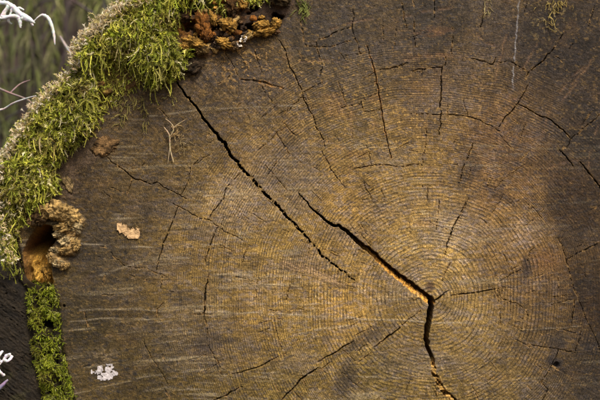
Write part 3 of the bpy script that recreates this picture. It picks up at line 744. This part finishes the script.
# ------------------------------------------------------------------ moss
def strands(roots, dirs, length, rad, cols_base, cols_tip, K=7, droop=.6, curl=.5, leaf=1.0, seed=0, sides=3):
    """roots (N,3) m, dirs (N,3), length (N,) m, rad (N,) m -> verts, tris, colours"""
    g = np.random.default_rng(seed)
    N = len(roots)
    d = dirs / np.linalg.norm(dirs, axis=1, keepdims=True)
    pts = [roots]; p = roots.copy(); step = (length / (K - 1))[:, None]
    cv = g.normal(0, curl, (N, 3))
    for k in range(K - 1):
        if k % 2 == 0: cv = .4 * cv + g.normal(0, curl, (N, 3))
        d = d + cv * .38 + np.array([0, 0, -droop]) * (2. / K)
        d /= np.linalg.norm(d, axis=1, keepdims=True)
        p = p + d * step; pts.append(p)
    Pn = np.stack(pts, 1)                                     # N,K,3
    tan = np.gradient(Pn, axis=1); tan /= np.linalg.norm(tan, axis=2, keepdims=True) + 1e-12
    ref = g.normal(size=(N, 1, 3)); s1 = np.cross(tan, ref); s1 /= np.linalg.norm(s1, axis=2, keepdims=True) + 1e-9
    s2 = np.cross(tan, s1)
    tp = np.linspace(0, 1, K)
    prof = (1 - .75 * tp ** 2.2) * (0.75 + .25 * np.sin(tp * 3.1))
    V = []; 
    for a in range(sides):
        an = 2 * math.pi * a / sides
        V.append(Pn + (s1 * math.cos(an) + s2 * math.sin(an)) * (rad[:, None] * prof[None])[..., None])
    V = np.stack(V, 2)                                        # N,K,sides,3
    base = (np.arange(N) * K * sides)[:, None, None]
    kk = np.arange(K - 1)[None, :, None] * sides; ss = np.arange(sides)[None, None, :]
    a0 = base + kk + ss; a1 = base + kk + (ss + 1) % sides
    F = np.concatenate([np.stack([a0, a1, a1 + sides], -1).reshape(-1, 3), np.stack([a0, a1 + sides, a0 + sides], -1).reshape(-1, 3)])
    mixv = tp[None, :, None]
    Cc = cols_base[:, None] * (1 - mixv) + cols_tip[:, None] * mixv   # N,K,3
    CV = np.repeat(Cc[:, :, None], sides, 2).reshape(-1, 3)
    V = V.reshape(-1, 3)
    if leaf > 0:
        nl = K - 1
        allv = [V]; allf = [F]; allc = [CV]; off = len(V)
        for side in (0, 1, 2):
            an = g.uniform(0, 2 * math.pi, (N, nl, 1))
            o = s1[:, 1:] * np.cos(an) + s2[:, 1:] * np.sin(an)
            L = rad[:, None, None] * g.uniform(1.4, 3.0, (N, nl, 1)) * leaf
            b = Pn[:, 1:]; t = tan[:, 1:]
            sidev = np.cross(o, t)
            w = rad[:, None, None] * .75
            v0 = b - t * w - sidev * w * .3; v1 = b + t * w * .6 + sidev * w * .3; v2 = b + o * L + t * L * .9
            lv = np.stack([v0, v1, v2], 2).reshape(-1, 3)
            lf = (np.arange(N * nl) * 3)[:, None] + np.arange(3)[None] + off
            lc = np.repeat((Cc[:, 1:] * 1.15)[:, :, None], 3, 2).reshape(-1, 3)
            allv.append(lv); allf.append(lf); allc.append(lc); off += len(lv)
        V = np.concatenate(allv); F = np.concatenate(allf); CV = np.concatenate(allc)
    return V, F, CV

def sample_poly(poly, n, seed):
    g = np.random.default_rng(seed)
    a = np.array(poly); lo, hi = a.min(0), a.max(0); out = np.zeros((0, 2))
    while len(out) < n:
        p = g.uniform(lo, hi, (n * 2, 2)); out = np.vstack([out, p[inside(poly, p[:, 0], p[:, 1])]])
    return out[:n]

class Heap:
    def __init__(s): s.v = []; s.f = []; s.c = []; s.n = 0
    def add(s, vfc):
        v, f, c = vfc; s.v.append(v); s.f.append(f + s.n); s.c.append(c); s.n += len(v)
    def build(s, name, mat, parent=None):
        return mesh_np(name, np.concatenate(s.v), np.concatenate(s.f), mat, parent, np.concatenate(s.c), None, False)

GREENS = np.array([[.36, .37, .036], [.48, .47, .060], [.25, .28, .026], [.55, .51, .13], [.32, .38, .034], [.66, .60, .33]])
def moss_cols(px, py, g, warm=0.0):
    n = len(px)
    k = g.choice(len(GREENS), n, p=[.22, .22, .18, .13, .16, .09])
    tip = GREENS[k] * g.uniform(.65, 1.35, (n, 1))
    cl = fbm(px / 16, py / 16, 501, 2)
    tip = tip * (.40 + 1.25 * cl)[:, None]
    br = (sstep(.55, .75, fbm(px / 13 + 7, py / 13, 503, 2)) * g.uniform(0, 1, n) + warm)[:, None].clip(0, 1)
    tip = tip * (1 - br * .8) + np.array([.26, .17, .055]) * br * .8
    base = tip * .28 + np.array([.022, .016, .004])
    return base, tip

def moss_on_face(heap, poly, n, seed, L=(6, 14), rad=(.45, .8), droop=.8, up=.6, lift=0.0, curl=.55, warm=0., leaf=1.0, d0=None):
    g = np.random.default_rng(seed)
    p = sample_poly(poly, n, seed)
    h = hs(p[:, 0], p[:, 1])
    roots = np.stack([(p[:, 0] - 300) / 1000, -h + .002 - lift * g.uniform(0, 1, n), ZC + (200 - p[:, 1]) / 1000], -1)
    dirs = np.tile(np.array(d0 if d0 else [0, -up, -.45]), (n, 1)) + g.normal(0, .5, (n, 3))
    dirs[:, 0] += 2.2 * (vn(p[:, 0] / 7, p[:, 1] / 7, 507) - .5); dirs[:, 2] += 1.8 * (vn(p[:, 0] / 7, p[:, 1] / 7, 509) - .5)
    b, t = moss_cols(p[:, 0], p[:, 1], g, warm)
    heap.add(strands(roots, dirs, g.uniform(*L, n) / 1000, g.uniform(*rad, n) / 1000, b, t, 7, droop, curl, leaf, seed))

RIM = [(200,-16),(165,-10),(140,2),(128,8),(118,14),(100,28),(88,38),(80,50),(78,66),(62,84),(45,100),(30,120),(14,146),(4,166),(2,190),(5,215),(9,240),(13,265)]
def rim_pts(n, seed, t0=0., t1=1., line=None):
    g = np.random.default_rng(seed); a = np.array(line or RIM, float)
    s = np.concatenate([[0], np.cumsum(np.hypot(*np.diff(a, axis=0).T))])
    t = g.uniform(t0, t1, n) * s[-1]
    x = np.interp(t, s, a[:, 0]); y = np.interp(t, s, a[:, 1])
    e = 3.
    tx = np.interp(t + e, s, a[:, 0]) - np.interp(t - e, s, a[:, 0]); ty = np.interp(t + e, s, a[:, 1]) - np.interp(t - e, s, a[:, 1])
    L = np.hypot(tx, ty) + 1e-9
    return x, y, ty / L, -tx / L, g          # outward normal (px space, line runs anticlockwise)

hp = Heap()
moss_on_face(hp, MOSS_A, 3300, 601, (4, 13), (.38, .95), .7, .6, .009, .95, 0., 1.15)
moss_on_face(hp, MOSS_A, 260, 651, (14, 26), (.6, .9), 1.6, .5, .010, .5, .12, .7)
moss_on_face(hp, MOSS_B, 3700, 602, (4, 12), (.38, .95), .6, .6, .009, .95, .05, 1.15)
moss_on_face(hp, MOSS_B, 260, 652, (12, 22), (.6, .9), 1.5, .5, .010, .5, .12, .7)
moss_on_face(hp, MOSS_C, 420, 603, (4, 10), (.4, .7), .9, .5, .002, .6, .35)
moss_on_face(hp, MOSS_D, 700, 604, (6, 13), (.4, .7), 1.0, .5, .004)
# strands on the log's flank just behind the rim
x, y, ox, oy, g = rim_pts(2600, 605)
if inside(LOG_OUT, [x[0] + ox[0] * 8], [y[0] + oy[0] * 8])[0]: ox, oy = -ox, -oy
dep = g.uniform(-.008, .12, len(x)) ; off = g.uniform(-3, 1.5, len(x))
roots = np.stack([(x + ox * off - 300) / 1000, dep, ZC + (200 - y - oy * off) / 1000], -1)
dirs = np.stack([ox, np.full(len(x), -.25), -oy], -1) + g.normal(0, .45, (len(x), 3))
b, t = moss_cols(x, y, g, .15)
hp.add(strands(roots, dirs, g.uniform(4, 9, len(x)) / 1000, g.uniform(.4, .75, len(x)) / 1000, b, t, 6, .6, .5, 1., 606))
x, y, ox, oy, g = rim_pts(2600, 607)
if inside(LOG_OUT, [x[0] + ox[0] * 8], [y[0] + oy[0] * 8])[0]: ox, oy = -ox, -oy
dep = .10 + .5 * g.uniform(0, 1, len(x)) ** 1.6; off = g.uniform(0, 6, len(x))
roots = np.stack([(x + ox * off - 300) / 1000, dep, ZC + (200 - y - oy * off) / 1000], -1)
dirs = np.stack([ox, np.full(len(x), -.1), -oy], -1) + g.normal(0, .5, (len(x), 3))
b, t = moss_cols(x + dep * 300, y, g, .15)
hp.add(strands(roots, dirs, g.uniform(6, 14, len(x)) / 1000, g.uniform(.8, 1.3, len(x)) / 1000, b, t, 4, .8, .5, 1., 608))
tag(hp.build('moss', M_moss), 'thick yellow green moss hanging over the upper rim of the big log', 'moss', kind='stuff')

# pale fringe along the crest of the moss
hp = Heap()
for t0, t1, n, l0, l1 in ((.08, .42, 2600, 2.5, 6.5), (.44, .78, 1300, 2.0, 5.0), (.80, 1., 330, 2, 4)):
    x, y, ox, oy, g = rim_pts(n, 611 + int(t0 * 100), t0, t1)
    if inside(LOG_OUT, [x[0] + ox[0] * 8], [y[0] + oy[0] * 8])[0]: ox, oy = -ox, -oy
    off = g.normal(-1.6, 3.4, n)
    roots = np.stack([(x + ox * off - 300) / 1000, g.uniform(-.024, .03, n), ZC + (200 - y - oy * off) / 1000], -1)
    dirs = np.stack([ox, np.full(n, -.5), -oy], -1) + g.normal(0, .7, (n, 3))
    tip = np.array([[.84, .69, .46], [.74, .56, .31], [.86, .78, .60], [.60, .52, .20]])[g.integers(0, 4, n)] * g.uniform(.7, 1.15, (n, 1))
    hp.add(strands(roots, dirs, g.uniform(l0, l1, n) / 1000, g.uniform(.4, .75, n) / 1000, tip * .6, tip, 5, -.1, .7, 1.2, 620 + int(t0 * 100)))
tag(hp.build('pale_moss', M_dry), 'pale moss tips fringing the crest of the green moss', 'moss', kind='stuff')

# crevice between the two logs: low felted moss over a bumpy bed
def crevice():
    xs = axis(14, 94, 14, 94, 1.0); ys = axis(278, 440, 278, 440, 1.0)
    X, Y = np.meshgrid(xs, ys); ny, nx = X.shape
    bi = np.where(inside(MOSS_G, X, Y), 1, -1) * poly_dist(MOSS_G, X, Y)
    H = -20 + 20 * sstep(-4, 9, bi) * (.15 + 1.25 * fbm(X / 9, Y / 9, 701, 3)) + 2 * (fbm(X / 3, Y / 3, 702, 2) - .5)
    for hx, hy, rx, ry, dd in ((47,324,6,5,30),(34,331,5,4,16),(31,336,4,4,20),(57,336,3.5,5,26),(55,310,2.5,4,20),(59,362,4,4,26),(62,368,3,3,20),(67,391,4,5,26),(46,394,5,3,18),(48,352,6,3,12),(62,383,3,3,18)):
        H -= dd * sstep(1.15, .55, np.hypot((X - hx) / rx, (Y - hy) / ry) / 1.28 + .5 * (fbm(X / 4, Y / 4, 703) - .5))
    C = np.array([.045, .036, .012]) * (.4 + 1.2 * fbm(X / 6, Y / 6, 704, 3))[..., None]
    co = np.stack([(X - 300) / 1000, -H / 1000, ZC + (200 - Y) / 1000], -1).reshape(-1, 3)
    idx = np.arange(ny * nx).reshape(ny, nx)
    ok = bi > -7
    okc = ok[:-1, :-1] & ok[1:, :-1] & ok[1:, 1:] & ok[:-1, 1:]
    q = np.stack([idx[:-1, :-1], idx[1:, :-1], idx[1:, 1:], idx[:-1, 1:]], -1)[okc]
    used = np.unique(q); re = np.full(ny * nx, -1, np.int64); re[used] = np.arange(len(used))
    def h2(px, py):
        i = np.clip(np.searchsorted(xs, px), 0, nx - 1); j = np.clip(np.searchsorted(ys, py), 0, ny - 1)
        return H[j, i] / 1000
    return co[used], re[q], C.reshape(-1, 3)[used], h2
cv, cq, ccc, h2 = crevice()
crv = tag(empty('moss_cushion', P(48, 340, .005)), 'low felted moss cushion filling the crevice between the two logs', 'moss', kind='stuff')
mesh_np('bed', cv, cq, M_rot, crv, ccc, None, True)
g = np.random.default_rng(711)
p = sample_poly(MOSS_G, 6600, 712)
p[:, 0] += 5.0 * (fbm(p[:, 1] / 9, p[:, 0] * 0 + np.sign(p[:, 0] - 45 - (p[:, 1] - 340) * .15) * 7, 715, 2) - .5) + g.normal(0, 1.1, len(p))
inl = inside(LOG_OUT, p[:, 0], p[:, 1]); h = h2(p[:, 0], p[:, 1]); h = np.where(inl, np.maximum(h, hs(p[:, 0], p[:, 1])), h); ok = (h > -.012) & (fbm(p[:, 0] / 7, p[:, 1] / 7, 714, 2) + g.normal(0, .08, len(p)) > .37)
p, h = p[ok], h[ok]; n = len(p)
roots = np.stack([(p[:, 0] - 300) / 1000, -h + .001, ZC + (200 - p[:, 1]) / 1000], -1)
dirs = np.tile([0, -.9, -.1], (n, 1)) + g.normal(0, .6, (n, 3))
b, t = moss_cols(p[:, 0], p[:, 1], g, .05)
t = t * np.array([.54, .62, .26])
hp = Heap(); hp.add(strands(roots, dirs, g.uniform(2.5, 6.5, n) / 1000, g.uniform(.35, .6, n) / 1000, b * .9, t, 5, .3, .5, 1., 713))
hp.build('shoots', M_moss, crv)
# moss on the shoulder of the neighbouring log
g = np.random.default_rng(721); n = 1500
px = g.uniform(-170, 24, n); py = 277 + g.normal(0, 3.5, n) - 6 * sstep(-8, 10, px) * g.uniform(0, 1, n)
roots = np.stack([(px - 300) / 1000, g.uniform(0.0, .16, n), ZC + (200 - py) / 1000], -1)
dirs = np.tile([0, -.4, .5], (n, 1)) + g.normal(0, .5, (n, 3))
b, t = moss_cols(px, py, g, .1)
hp = Heap(); hp.add(strands(roots, dirs, g.uniform(5, 12, n) / 1000, g.uniform(.4, .7, n) / 1000, b, t, 6, .9, .5, 1., 722))
tag(hp.build('moss', M_moss), 'short green moss on the shoulder of the dark neighbouring log', 'moss', kind='stuff')

# loose wisps lying on the sawn face
def wisp(name, spots, seed, label, cat, tint, L=(5, 12), rad=(.35, .6), kind='stuff', mat=None, droop=.9):
    g = np.random.default_rng(seed); hp = Heap()
    for (px, py, sx_, sy_, n) in spots:
        x = px + g.normal(0, sx_, n); y = py + g.normal(0, sy_, n)
        roots = np.stack([(x - 300) / 1000, -hs(x, y).clip(-.002, .05) - .0005, ZC + (200 - y) / 1000], -1)
        dirs = np.tile([0, -.22, -.5], (n, 1)) + g.normal(0, .4, (n, 3)) * np.array([1, .35, 1])
        c = np.array(tint) * g.uniform(.55, 1.4, (n, 1))
        hp.add(strands(roots, dirs, g.uniform(*L, n) / 1000, g.uniform(*rad, n) / 1000, c * .6, c, 7, droop, .6, 1.0, seed + int(px)))
    o = hp.build(name, mat or M_moss); tag(o, label, cat, kind=kind); return o
wisp('moss_wisp', [(119,98,4,4,16),(125,107,3,4,14),(122,118,2.5,4,12),(136,98,3,3,12),(144,103,1.5,6,9),(146,118,1.2,5,6)], 801, 'thin olive moss wisp straggling below the thick moss', 'moss', (.24, .20, .055))
wisp('moss_wisp', [(302,3,4,3,26),(305,9,2.5,4,16)], 802, 'small green moss tuft hanging alone from the top edge', 'moss', (.20, .22, .05), (6, 13))
wisp('moss_wisp', [(155,87,5,2,12),(172,96,3,2,5)], 803, 'loose green crumbs of moss above the long oblique crack', 'moss', (.28, .24, .07), (3, 7))
wisp('dry_straw', [(486,2,2,5,9),(489,13,1.5,4,6)], 804, 'short pale straw wisp hanging from the top edge', 'straw', (.42, .34, .15), (6, 12), (.3, .5), 'stuff', M_dry)
wisp('dry_straw', [(560,2,6,4,16),(551,10,5,5,14),(546,22,5,6,8)], 805, 'yellow straw crumbs caught on the dark upper right wood', 'straw', (.40, .30, .09), (4, 10), (.3, .5), 'stuff', M_dry)
wisp('moss_wisp', [(182,147,4,4,26)], 806, 'curled dry moss pinch beside the forked dead twig', 'moss', (.26, .19, .085), (3, 7), (.3, .45), 'stuff', M_dry, .2)

# ------------------------------------------------------------------ small things on the face: swept tubes
def tube(name, lines, mat, col, parent=None, sides=6, seed=0, to3d=None, jit=.12):
    """lines: list of (points, radii) -> one mesh; points are 3D"""
    V = []; F = []; C = []; n = 0; rr_ = random.Random(seed)
    for pts, rad in lines:
        pts = [Vector(p) for p in pts]
        # Catmull-Rom refine
        fine = []; fr_ = []
        for a in range(len(pts) - 1):
            p0 = pts[max(a - 1, 0)]; p1 = pts[a]; p2 = pts[a + 1]; p3 = pts[min(a + 2, len(pts) - 1)]
            for k in range(5):
                t = k / 5
                fine.append(.5 * ((2 * p1) + (p2 - p0) * t + (2 * p0 - 5 * p1 + 4 * p2 - p3) * t * t + (3 * p1 - p0 - 3 * p2 + p3) * t ** 3))
                fr_.append(rad[a] + (rad[a + 1] - rad[a]) * t)
        fine.append(pts[-1]); fr_.append(rad[-1])
        m = len(fine)
        for a, p in enumerate(fine):
            tg = (fine[min(a + 1, m - 1)] - fine[max(a - 1, 0)]).normalized()
            s1 = tg.cross(Vector((.3, 1, .2))).normalized(); s2 = tg.cross(s1)
            for k in range(sides):
                an = 2 * math.pi * k / sides; q = fr_[a] * (1 + rr_.uniform(-jit, jit))
                V.append(p + (s1 * math.cos(an) + s2 * math.sin(an)) * q)
                C.append([c * rr_.uniform(.8, 1.15) for c in col])
        for a in range(m - 1):
            for k in range(sides):
                k2 = (k + 1) % sides
                F.append((n + a * sides + k, n + a * sides + k2, n + (a + 1) * sides + k2, n + (a + 1) * sides + k))
        V.append(fine[0]); C.append(col); V.append(fine[-1]); C.append(col)
        for k in range(sides):
            k2 = (k + 1) % sides
            F.append((n + k2, n + k, n + m * sides, n + m * sides)); e = n + (m - 1) * sides
            F.append((e + k, e + k2, n + m * sides + 1, n + m * sides + 1))
        n += m * sides + 2
    tri = []
    for f in F:
        if f[2] == f[3]: tri.append(f[:3])
        else: tri += [(f[0], f[1], f[2]), (f[0], f[2], f[3])]
    return mesh_np(name, np.array([list(v) for v in V]), np.array(tri), mat, parent, np.array(C), None, True)

def on(px, py, up=.001): return P(px, py, float(hs(np.array([px]), np.array([py]))[0]) * .0 + .0012 + up)
tw = tube('dead_twig', [([on(174,163),on(171,152),on(170,144),on(170,137,.002),on(168,132,.003),on(164,127)], [.0004,.0007,.0008,.0009,.0007,.0003]),
                        ([on(170,137,.001),on(174,130,.003),on(172,124,.004),on(166,119,.003)], [.0009,.0007,.0005,.0003]),
                        ([on(173,129,.003),on(178,125,.004),on(186,120,.005)], [.0007,.0005,.0002]),
                        ([on(170,148,.001),on(169,156,.001),on(168,164)], [.0005,.0004,.0002])], M_dry, (.42, .31, .18), jit=.35)
tag(tw, 'forked pale dead twig stuck to the sawn wood', 'twig')
wisp('dry_tuft', [(176,130,3,3,34)], 807, 'dry tan tuft caught in the fork of the dead twig', 'tuft', (.42, .29, .13), (3, 7), (.3, .5), 'stuff', M_dry, .2)


def flake_patch(name, poly, col, thick, seed, label, cat, hole=.5, step=.5, mat=None):
    a = np.array(poly); lo, hi = a.min(0), a.max(0)
    xs = np.arange(lo[0], hi[0], step); ys = np.arange(lo[1], hi[1], step)
    X, Y = np.meshgrid(xs, ys); ny, nx = X.shape
    bi = np.where(inside(poly, X, Y), 1, -1) * poly_dist(poly, X, Y)
    nn = fbm(X / 2.6, Y / 2.6, seed, 3)
    ok = (np.minimum(bi, 1.6) + 10 * (nn - hole)) > 0
    h = .35 + thick * (.5 + vn(X / 2, Y / 2, seed + 1))
    idx = np.arange(ny * nx).reshape(ny, nx)
    okc = ok[:-1, :-1]
    co = np.stack([(X - 300) / 1000, -h / 1000 - hs(X, Y).clip(-.001, .003), ZC + (200 - Y) / 1000], -1).reshape(-1, 3)
    back = co + np.array([0, .0014, 0])
    q = np.stack([idx[:-1, :-1], idx[1:, :-1], idx[1:, 1:], idx[:-1, 1:]], -1)[okc]
    # walls round the edge so that the flake has thickness
    ed = {}
    for f in q:
        for k in range(4):
            e = (int(f[k]), int(f[(k + 1) % 4]))
            if (e[1], e[0]) in ed: del ed[(e[1], e[0])]
            else: ed[e] = 1
    N = ny * nx
    w = np.array([(b, a_, a_ + N, b + N) for a_, b in ed])
    q = np.vstack([q, w]); allc = np.vstack([co, back])
    used = np.unique(q); re = np.full(2 * N, -1, np.int64); re[used] = np.arange(len(used))
    cols = np.array(col) * (.75 + .5 * vn(X / 2, Y / 2, seed + 3))[..., None]
    cols = np.vstack([cols.reshape(-1, 3)] * 2)
    o = mesh_np(name, allc[used], re[q], mat or M_frost, None, cols[used], None, False)
    tag(o, label, cat); return o
flake_patch('lichen_flake', [(91,371),(98,366),(104,367),(110,364),(114,371),(119,374),(112,377),(104,379),(96,381),(95,375)], (.50, .46, .455), .25, 831, 'ragged white lichen flake low on the big sawn face', 'lichen', .54)
flake_patch('wood_crumb', [(117,225),(121,223),(125,226),(128,230),(133,229),(139,231),(140,236),(135,239),(129,238),(123,233)], (.52, .34, .17), .9, 837, 'pale orange crumb of rotten wood stuck below the branching crack', 'wood crumb', .36, .6, M_dry)
flake_patch('bark_scrap', [(236,47),(241,40),(247,36),(248,39),(242,44),(239,48)], (.75, .68, .60), 7, 835, 'small white scrap among the rusty bark flakes', 'scrap', .42)

# ------------------------------------------------------------------ frosted twigs, saplings, bank behind
def B(px, py, y):
    """point at depth y (m behind the face) seen at that pixel"""
    k = (CD + y) / CD
    return ((px - 300) / 1000 * k, y, ZC + (200 - py) / 1000 * k)

D1 = .10
fb = empty('frosted_branch', B(-14, 8, D1))
tube('stem', [([(-.80,.62,-.01),(-.66,.50,.30),(-.52,.36,.55),(-.44,.24,.655),B(-40,-8,D1+.05),B(-18,2,D1+.02),B(-4,2.5,D1),B(6,3,D1),B(13,7,D1),B(19,13,D1),B(27,18,D1),B(35,23,D1)], [.006,.005,.004,.0035,.003,.003,.0025,.0025,.003,.0032,.0034,.0008])], M_frost, (.72, .72, .73), fb, 7, 3, jit=.22)
tube('twig', [([(-.44,.24,.655),B(-24,14,D1+.02),B(-8,18.5,D1),B(4,17.5,D1),B(14,16,D1),B(22,18,D1),B(30,20,D1)], [.002,.0022,.0023,.0022,.0026,.0028,.002])], M_frost, (.72, .72, .73), fb, 7, 4, jit=.22)
tube('twig', [([B(2,17,D1),B(5,11,D1),B(9,6,D1)], [.0026,.0022,.0026])], M_frost, (.72, .72, .73), fb, 7, 5, jit=.22)
tube('twig', [([B(19,18,D1),B(20,23,D1),B(20.5,28,D1)], [.003,.0022,.0009])], M_frost, (.72, .72, .73), fb, 7, 6, jit=.22)
for k, ln in enumerate([[(12,7),(11,12),(9,17)],[(24,16),(23,19)],[(-3,3),(-5,9),(-8,18)],[(30,20),(33,26)],[(8,18),(9,22),(12,24)],[(15,9),(20,8),(24,10)],[(0,18),(-2,23)]]):
    tube('twig', [([B(a, b, D1 + .002 * k) for a, b in ln], [.0018 - .0005 * j for j in range(len(ln))])], M_frost, (.72, .72, .73), fb, 6, 30 + k, jit=.25)
tag(fb, 'white frosted branch with looping twigs beyond the mossy rim', 'branch')
tube('twig', [([B(33,22,D1),B(36,19,D1),B(39,16.5,D1),B(43,15,D1),B(48,18,D1),B(52,26,D1),B(54,36,D1),B(55,45,D1)], [.0007,.0005,.0010,.0018,.0021,.002,.0015,.0004])], M_frost, (.72, .71, .72), fb, 7, 7, jit=.22)
tw = tube('bare_twig', [([(-.62,.42,-.01),(-.50,.30,.32),(-.42,.20,.52),B(-30,74,.12),B(-6,86,.12),B(10,93,.12),B(28,100,.12),B(40,112,.13)], [.004,.003,.0022,.0016,.0014,.0012,.001,.0007]), ([B(10,93,.12),B(20,84,.13),B(30,80,.15)], [.0009,.0008,.0005])], M_dry, (.28, .19, .18))
tag(tw, 'thin purplish bare twig crossing behind the mossy shoulder', 'twig')
tw = tube('bare_twig', [([(-.55,.38,-.01),(-.47,.28,.25),(-.40,.18,.44),B(-22,122,.10),B(4,109,.09),B(14,103,.08),B(28,98,.07),B(36,96,.06)], [.003,.0025,.0018,.0014,.0012,.0012,.001,.0006])], M_dry, (.58, .53, .52))
tag(tw, 'pale grey bare twig poking out over the moss', 'twig')
tw = tube('bare_twig', [([B(60,36,.4),B(67,48,.4),B(71,55,.4),B(76,64,.4)], [.001,.002,.002,.001])], M_dry, (.45, .38, .36))
tag(tw, 'short grey twig in the gap above the mossy step', 'twig')
# low left: frosted bits by the neighbouring log
fl = empty('frosted_lichen', P(2, 362, .004))
for k, ln in enumerate([[(-16,372),(-4,366),(3,361),(7,356),(12,353)],[(-3,366),(2,371),(4,375)],[(1,362),(0,356),(3,351)],[(5,359),(10,360),(12,356)],[(-14,358),(-6,360),(0,363)]]):
    tube('lobe', [([P(a, b, .004 + .003 * math.sin(j * 2.)) for j, (a, b) in enumerate(ln)], [.0013 + .0006 * ((j + k) % 2) for j in range(len(ln))])], M_frost, (.84, .82, .86), fl, seed=20 + k, jit=.3)
tag(fl, 'white branching lichen clinging to the dark neighbouring log', 'lichen')
ps = tube('withered_shoot', [([P(-22,402,.003),P(-6,393,.004),P(2,386,.005),P(9,379,.004)], [.0022,.0024,.0022,.0008])], M_dry, (.26, .20, .30))
tag(ps, 'lavender grey withered shoot below the white branching lichen', 'shoot')
tw = tube('frosted_twig', [([B(-60,290,.12),B(-32,256,.10),B(-14,242,.08),B(-2,241,.07),B(4,236,.06),B(8,231,.06)], [.0012,.0012,.0012,.0014,.0013,.0008]), ([B(-6,246,.07),B(2,248,.06),B(9,252,.06)], [.001,.0011,.0006]), ([B(-4,250,.08),B(3,254,.07)], [.0012,.001])], M_frost, (.78, .78, .82))
tag(tw, 'little frosted twig showing left of the rotten hollow', 'twig')

# ground and bank
def sheet(name, xs, ys, zf, col, mat, seed):
    X, Y = np.meshgrid(xs, ys); ny, nx = X.shape
    Z = zf(X, Y)
    C = np.array(col) * (.45 + 1.1 * fbm(X * 9, Y * 9, seed, 4))[..., None]
    idx = np.arange(ny * nx).reshape(ny, nx)
    q = np.stack([idx[:-1, :-1], idx[:-1, 1:], idx[1:, 1:], idx[1:, :-1]], -1).reshape(-1, 4)
    return mesh_np(name, np.stack([X, Y, Z], -1).reshape(-1, 3), q, mat, None, C.reshape(-1, 3), None, True)
def zg(X, Y): return -.006 + .02 * (fbm(X * 3, Y * 3, 901, 3) - .5) * sstep(.7, 1.2, np.hypot(X, Y - .6)) 
def zb(X, Y): return (np.clip(Y - 1.75, 0, 9) * 1.7 + .25 * (fbm(X * 1.3, Y * 1.3, 903, 3) - .5) * sstep(1.75, 2.2, Y)) - .02
gr = sheet('ground', np.linspace(-40, 40, 161), np.linspace(-40, 40, 161), lambda X, Y: -.02 + 0 * X, (.07, .05, .03), M_soil, 905); tag(gr, kind='structure')
bk = sheet('bank', np.linspace(-6, 5, 160), np.linspace(1.7, 4.2, 70), zb, (.055, .040, .034), M_soil, 907); tag(bk, kind='structure')

g = np.random.default_rng(911); n = 5200
bx = np.where(g.uniform(0, 1, n) < .55, g.uniform(-1.6, -.3, n), g.uniform(-3.2, 1.5, n)); by = g.uniform(1.75, 3.6, n); bz = zb(bx, by)
cl = fbm(bx * 7, by * 2.2, 913, 3)
pal = np.array([[.095, .11, .034], [.065, .07, .03], [.145, .135, .06], [.06, .042, .042]])
k = np.clip((cl * 7 - 1.6 + g.normal(0, .6, n)).astype(int), 0, 3)
tip = pal[k] * g.uniform(.6, 1.4, (n, 1))
dirs = np.tile([0, -.7, .55], (n, 1)) + g.normal(0, .25, (n, 3))
hp = Heap(); hp.add(strands(np.stack([bx, by, bz - .01], -1), dirs, g.uniform(.18, .42, n), g.uniform(.002, .0045, n), tip * .6, tip, 7, 2.4, .12, 0, 915))
tag(hp.build('grass', M_moss), 'long drooping olive grass on the bank behind the logs', 'grass', kind='stuff')

def sapling(x, y, hgt, rad, lean, seed):
    r = random.Random(seed); e = empty('mossy_sapling', (x, y, float(zb(np.array([x]), np.array([y]))[0])))
    z0 = e.location.z - .02
    pts = [(x + lean * t * hgt + r.uniform(-.012, .012), y + r.uniform(-.01, .01), z0 + hgt * t) for t in np.linspace(0, 1, 8)]
    rd = [rad * (1 - .55 * t) for t in np.linspace(0, 1, 8)]
    tube('stem', [(pts, rd)], M_bark, (.10, .085, .07), e, seed=seed)
    for b in range(4):
        t = r.uniform(.3, .95); p = Vector(pts[int(t * 7)]); a = r.uniform(0, 6.28)
        d = Vector((math.cos(a), math.sin(a) * .6, .5)) * r.uniform(.12, .3)
        tube('branch', [([p, p + d * .5, p + d + Vector((0, 0, -.03))], [rad * .35, rad * .25, rad * .1])], M_bark, (.10, .08, .075), e, 5, seed + b)
    g = np.random.default_rng(seed); n = 420
    t = g.uniform(0.02, .97, n); pa = np.array(pts); tt = np.linspace(0, 1, 8)
    c = np.stack([np.interp(t, tt, pa[:, j]) for j in range(3)], -1)
    a = g.uniform(0, 2 * math.pi, n); o = np.stack([np.cos(a), np.sin(a), np.zeros(n)], -1)
    rr_ = rad * (1 - .55 * t)
    col = np.array([[.17, .19, .05], [.12, .135, .035], [.24, .23, .10]])[g.integers(0, 3, n)] * g.uniform(.6, 1.3, (n, 1)) * (.35 + 1.1 * vn(t * 9, t * 0 + seed, 5))[:, None]
    h_ = Heap(); h_.add(strands(c + o * rr_[:, None] * .8, o + np.array([0, 0, -.3]), g.uniform(.02, .06, n), g.uniform(.0016, .0034, n), col * .6, col, 4, 1.6, .35, 0, seed))
    h_.build('moss_sleeve', M_moss, e)
    return e
sp = random.Random(41)
for k in range(26):
    kx = -1.35 + k * .05 + sp.uniform(-.02, .02) if k < 22 else -.2 + (k - 22) * .35
    s = sapling(kx, sp.uniform(.95, 1.9), sp.uniform(1.1, 1.6), sp.uniform(.004, .010), sp.uniform(-.09, .09), 1000 + k * 13)
    tag(s, 'slender upright sapling sleeved in green moss behind the logs', 'sapling', 'mossy saplings behind the logs')
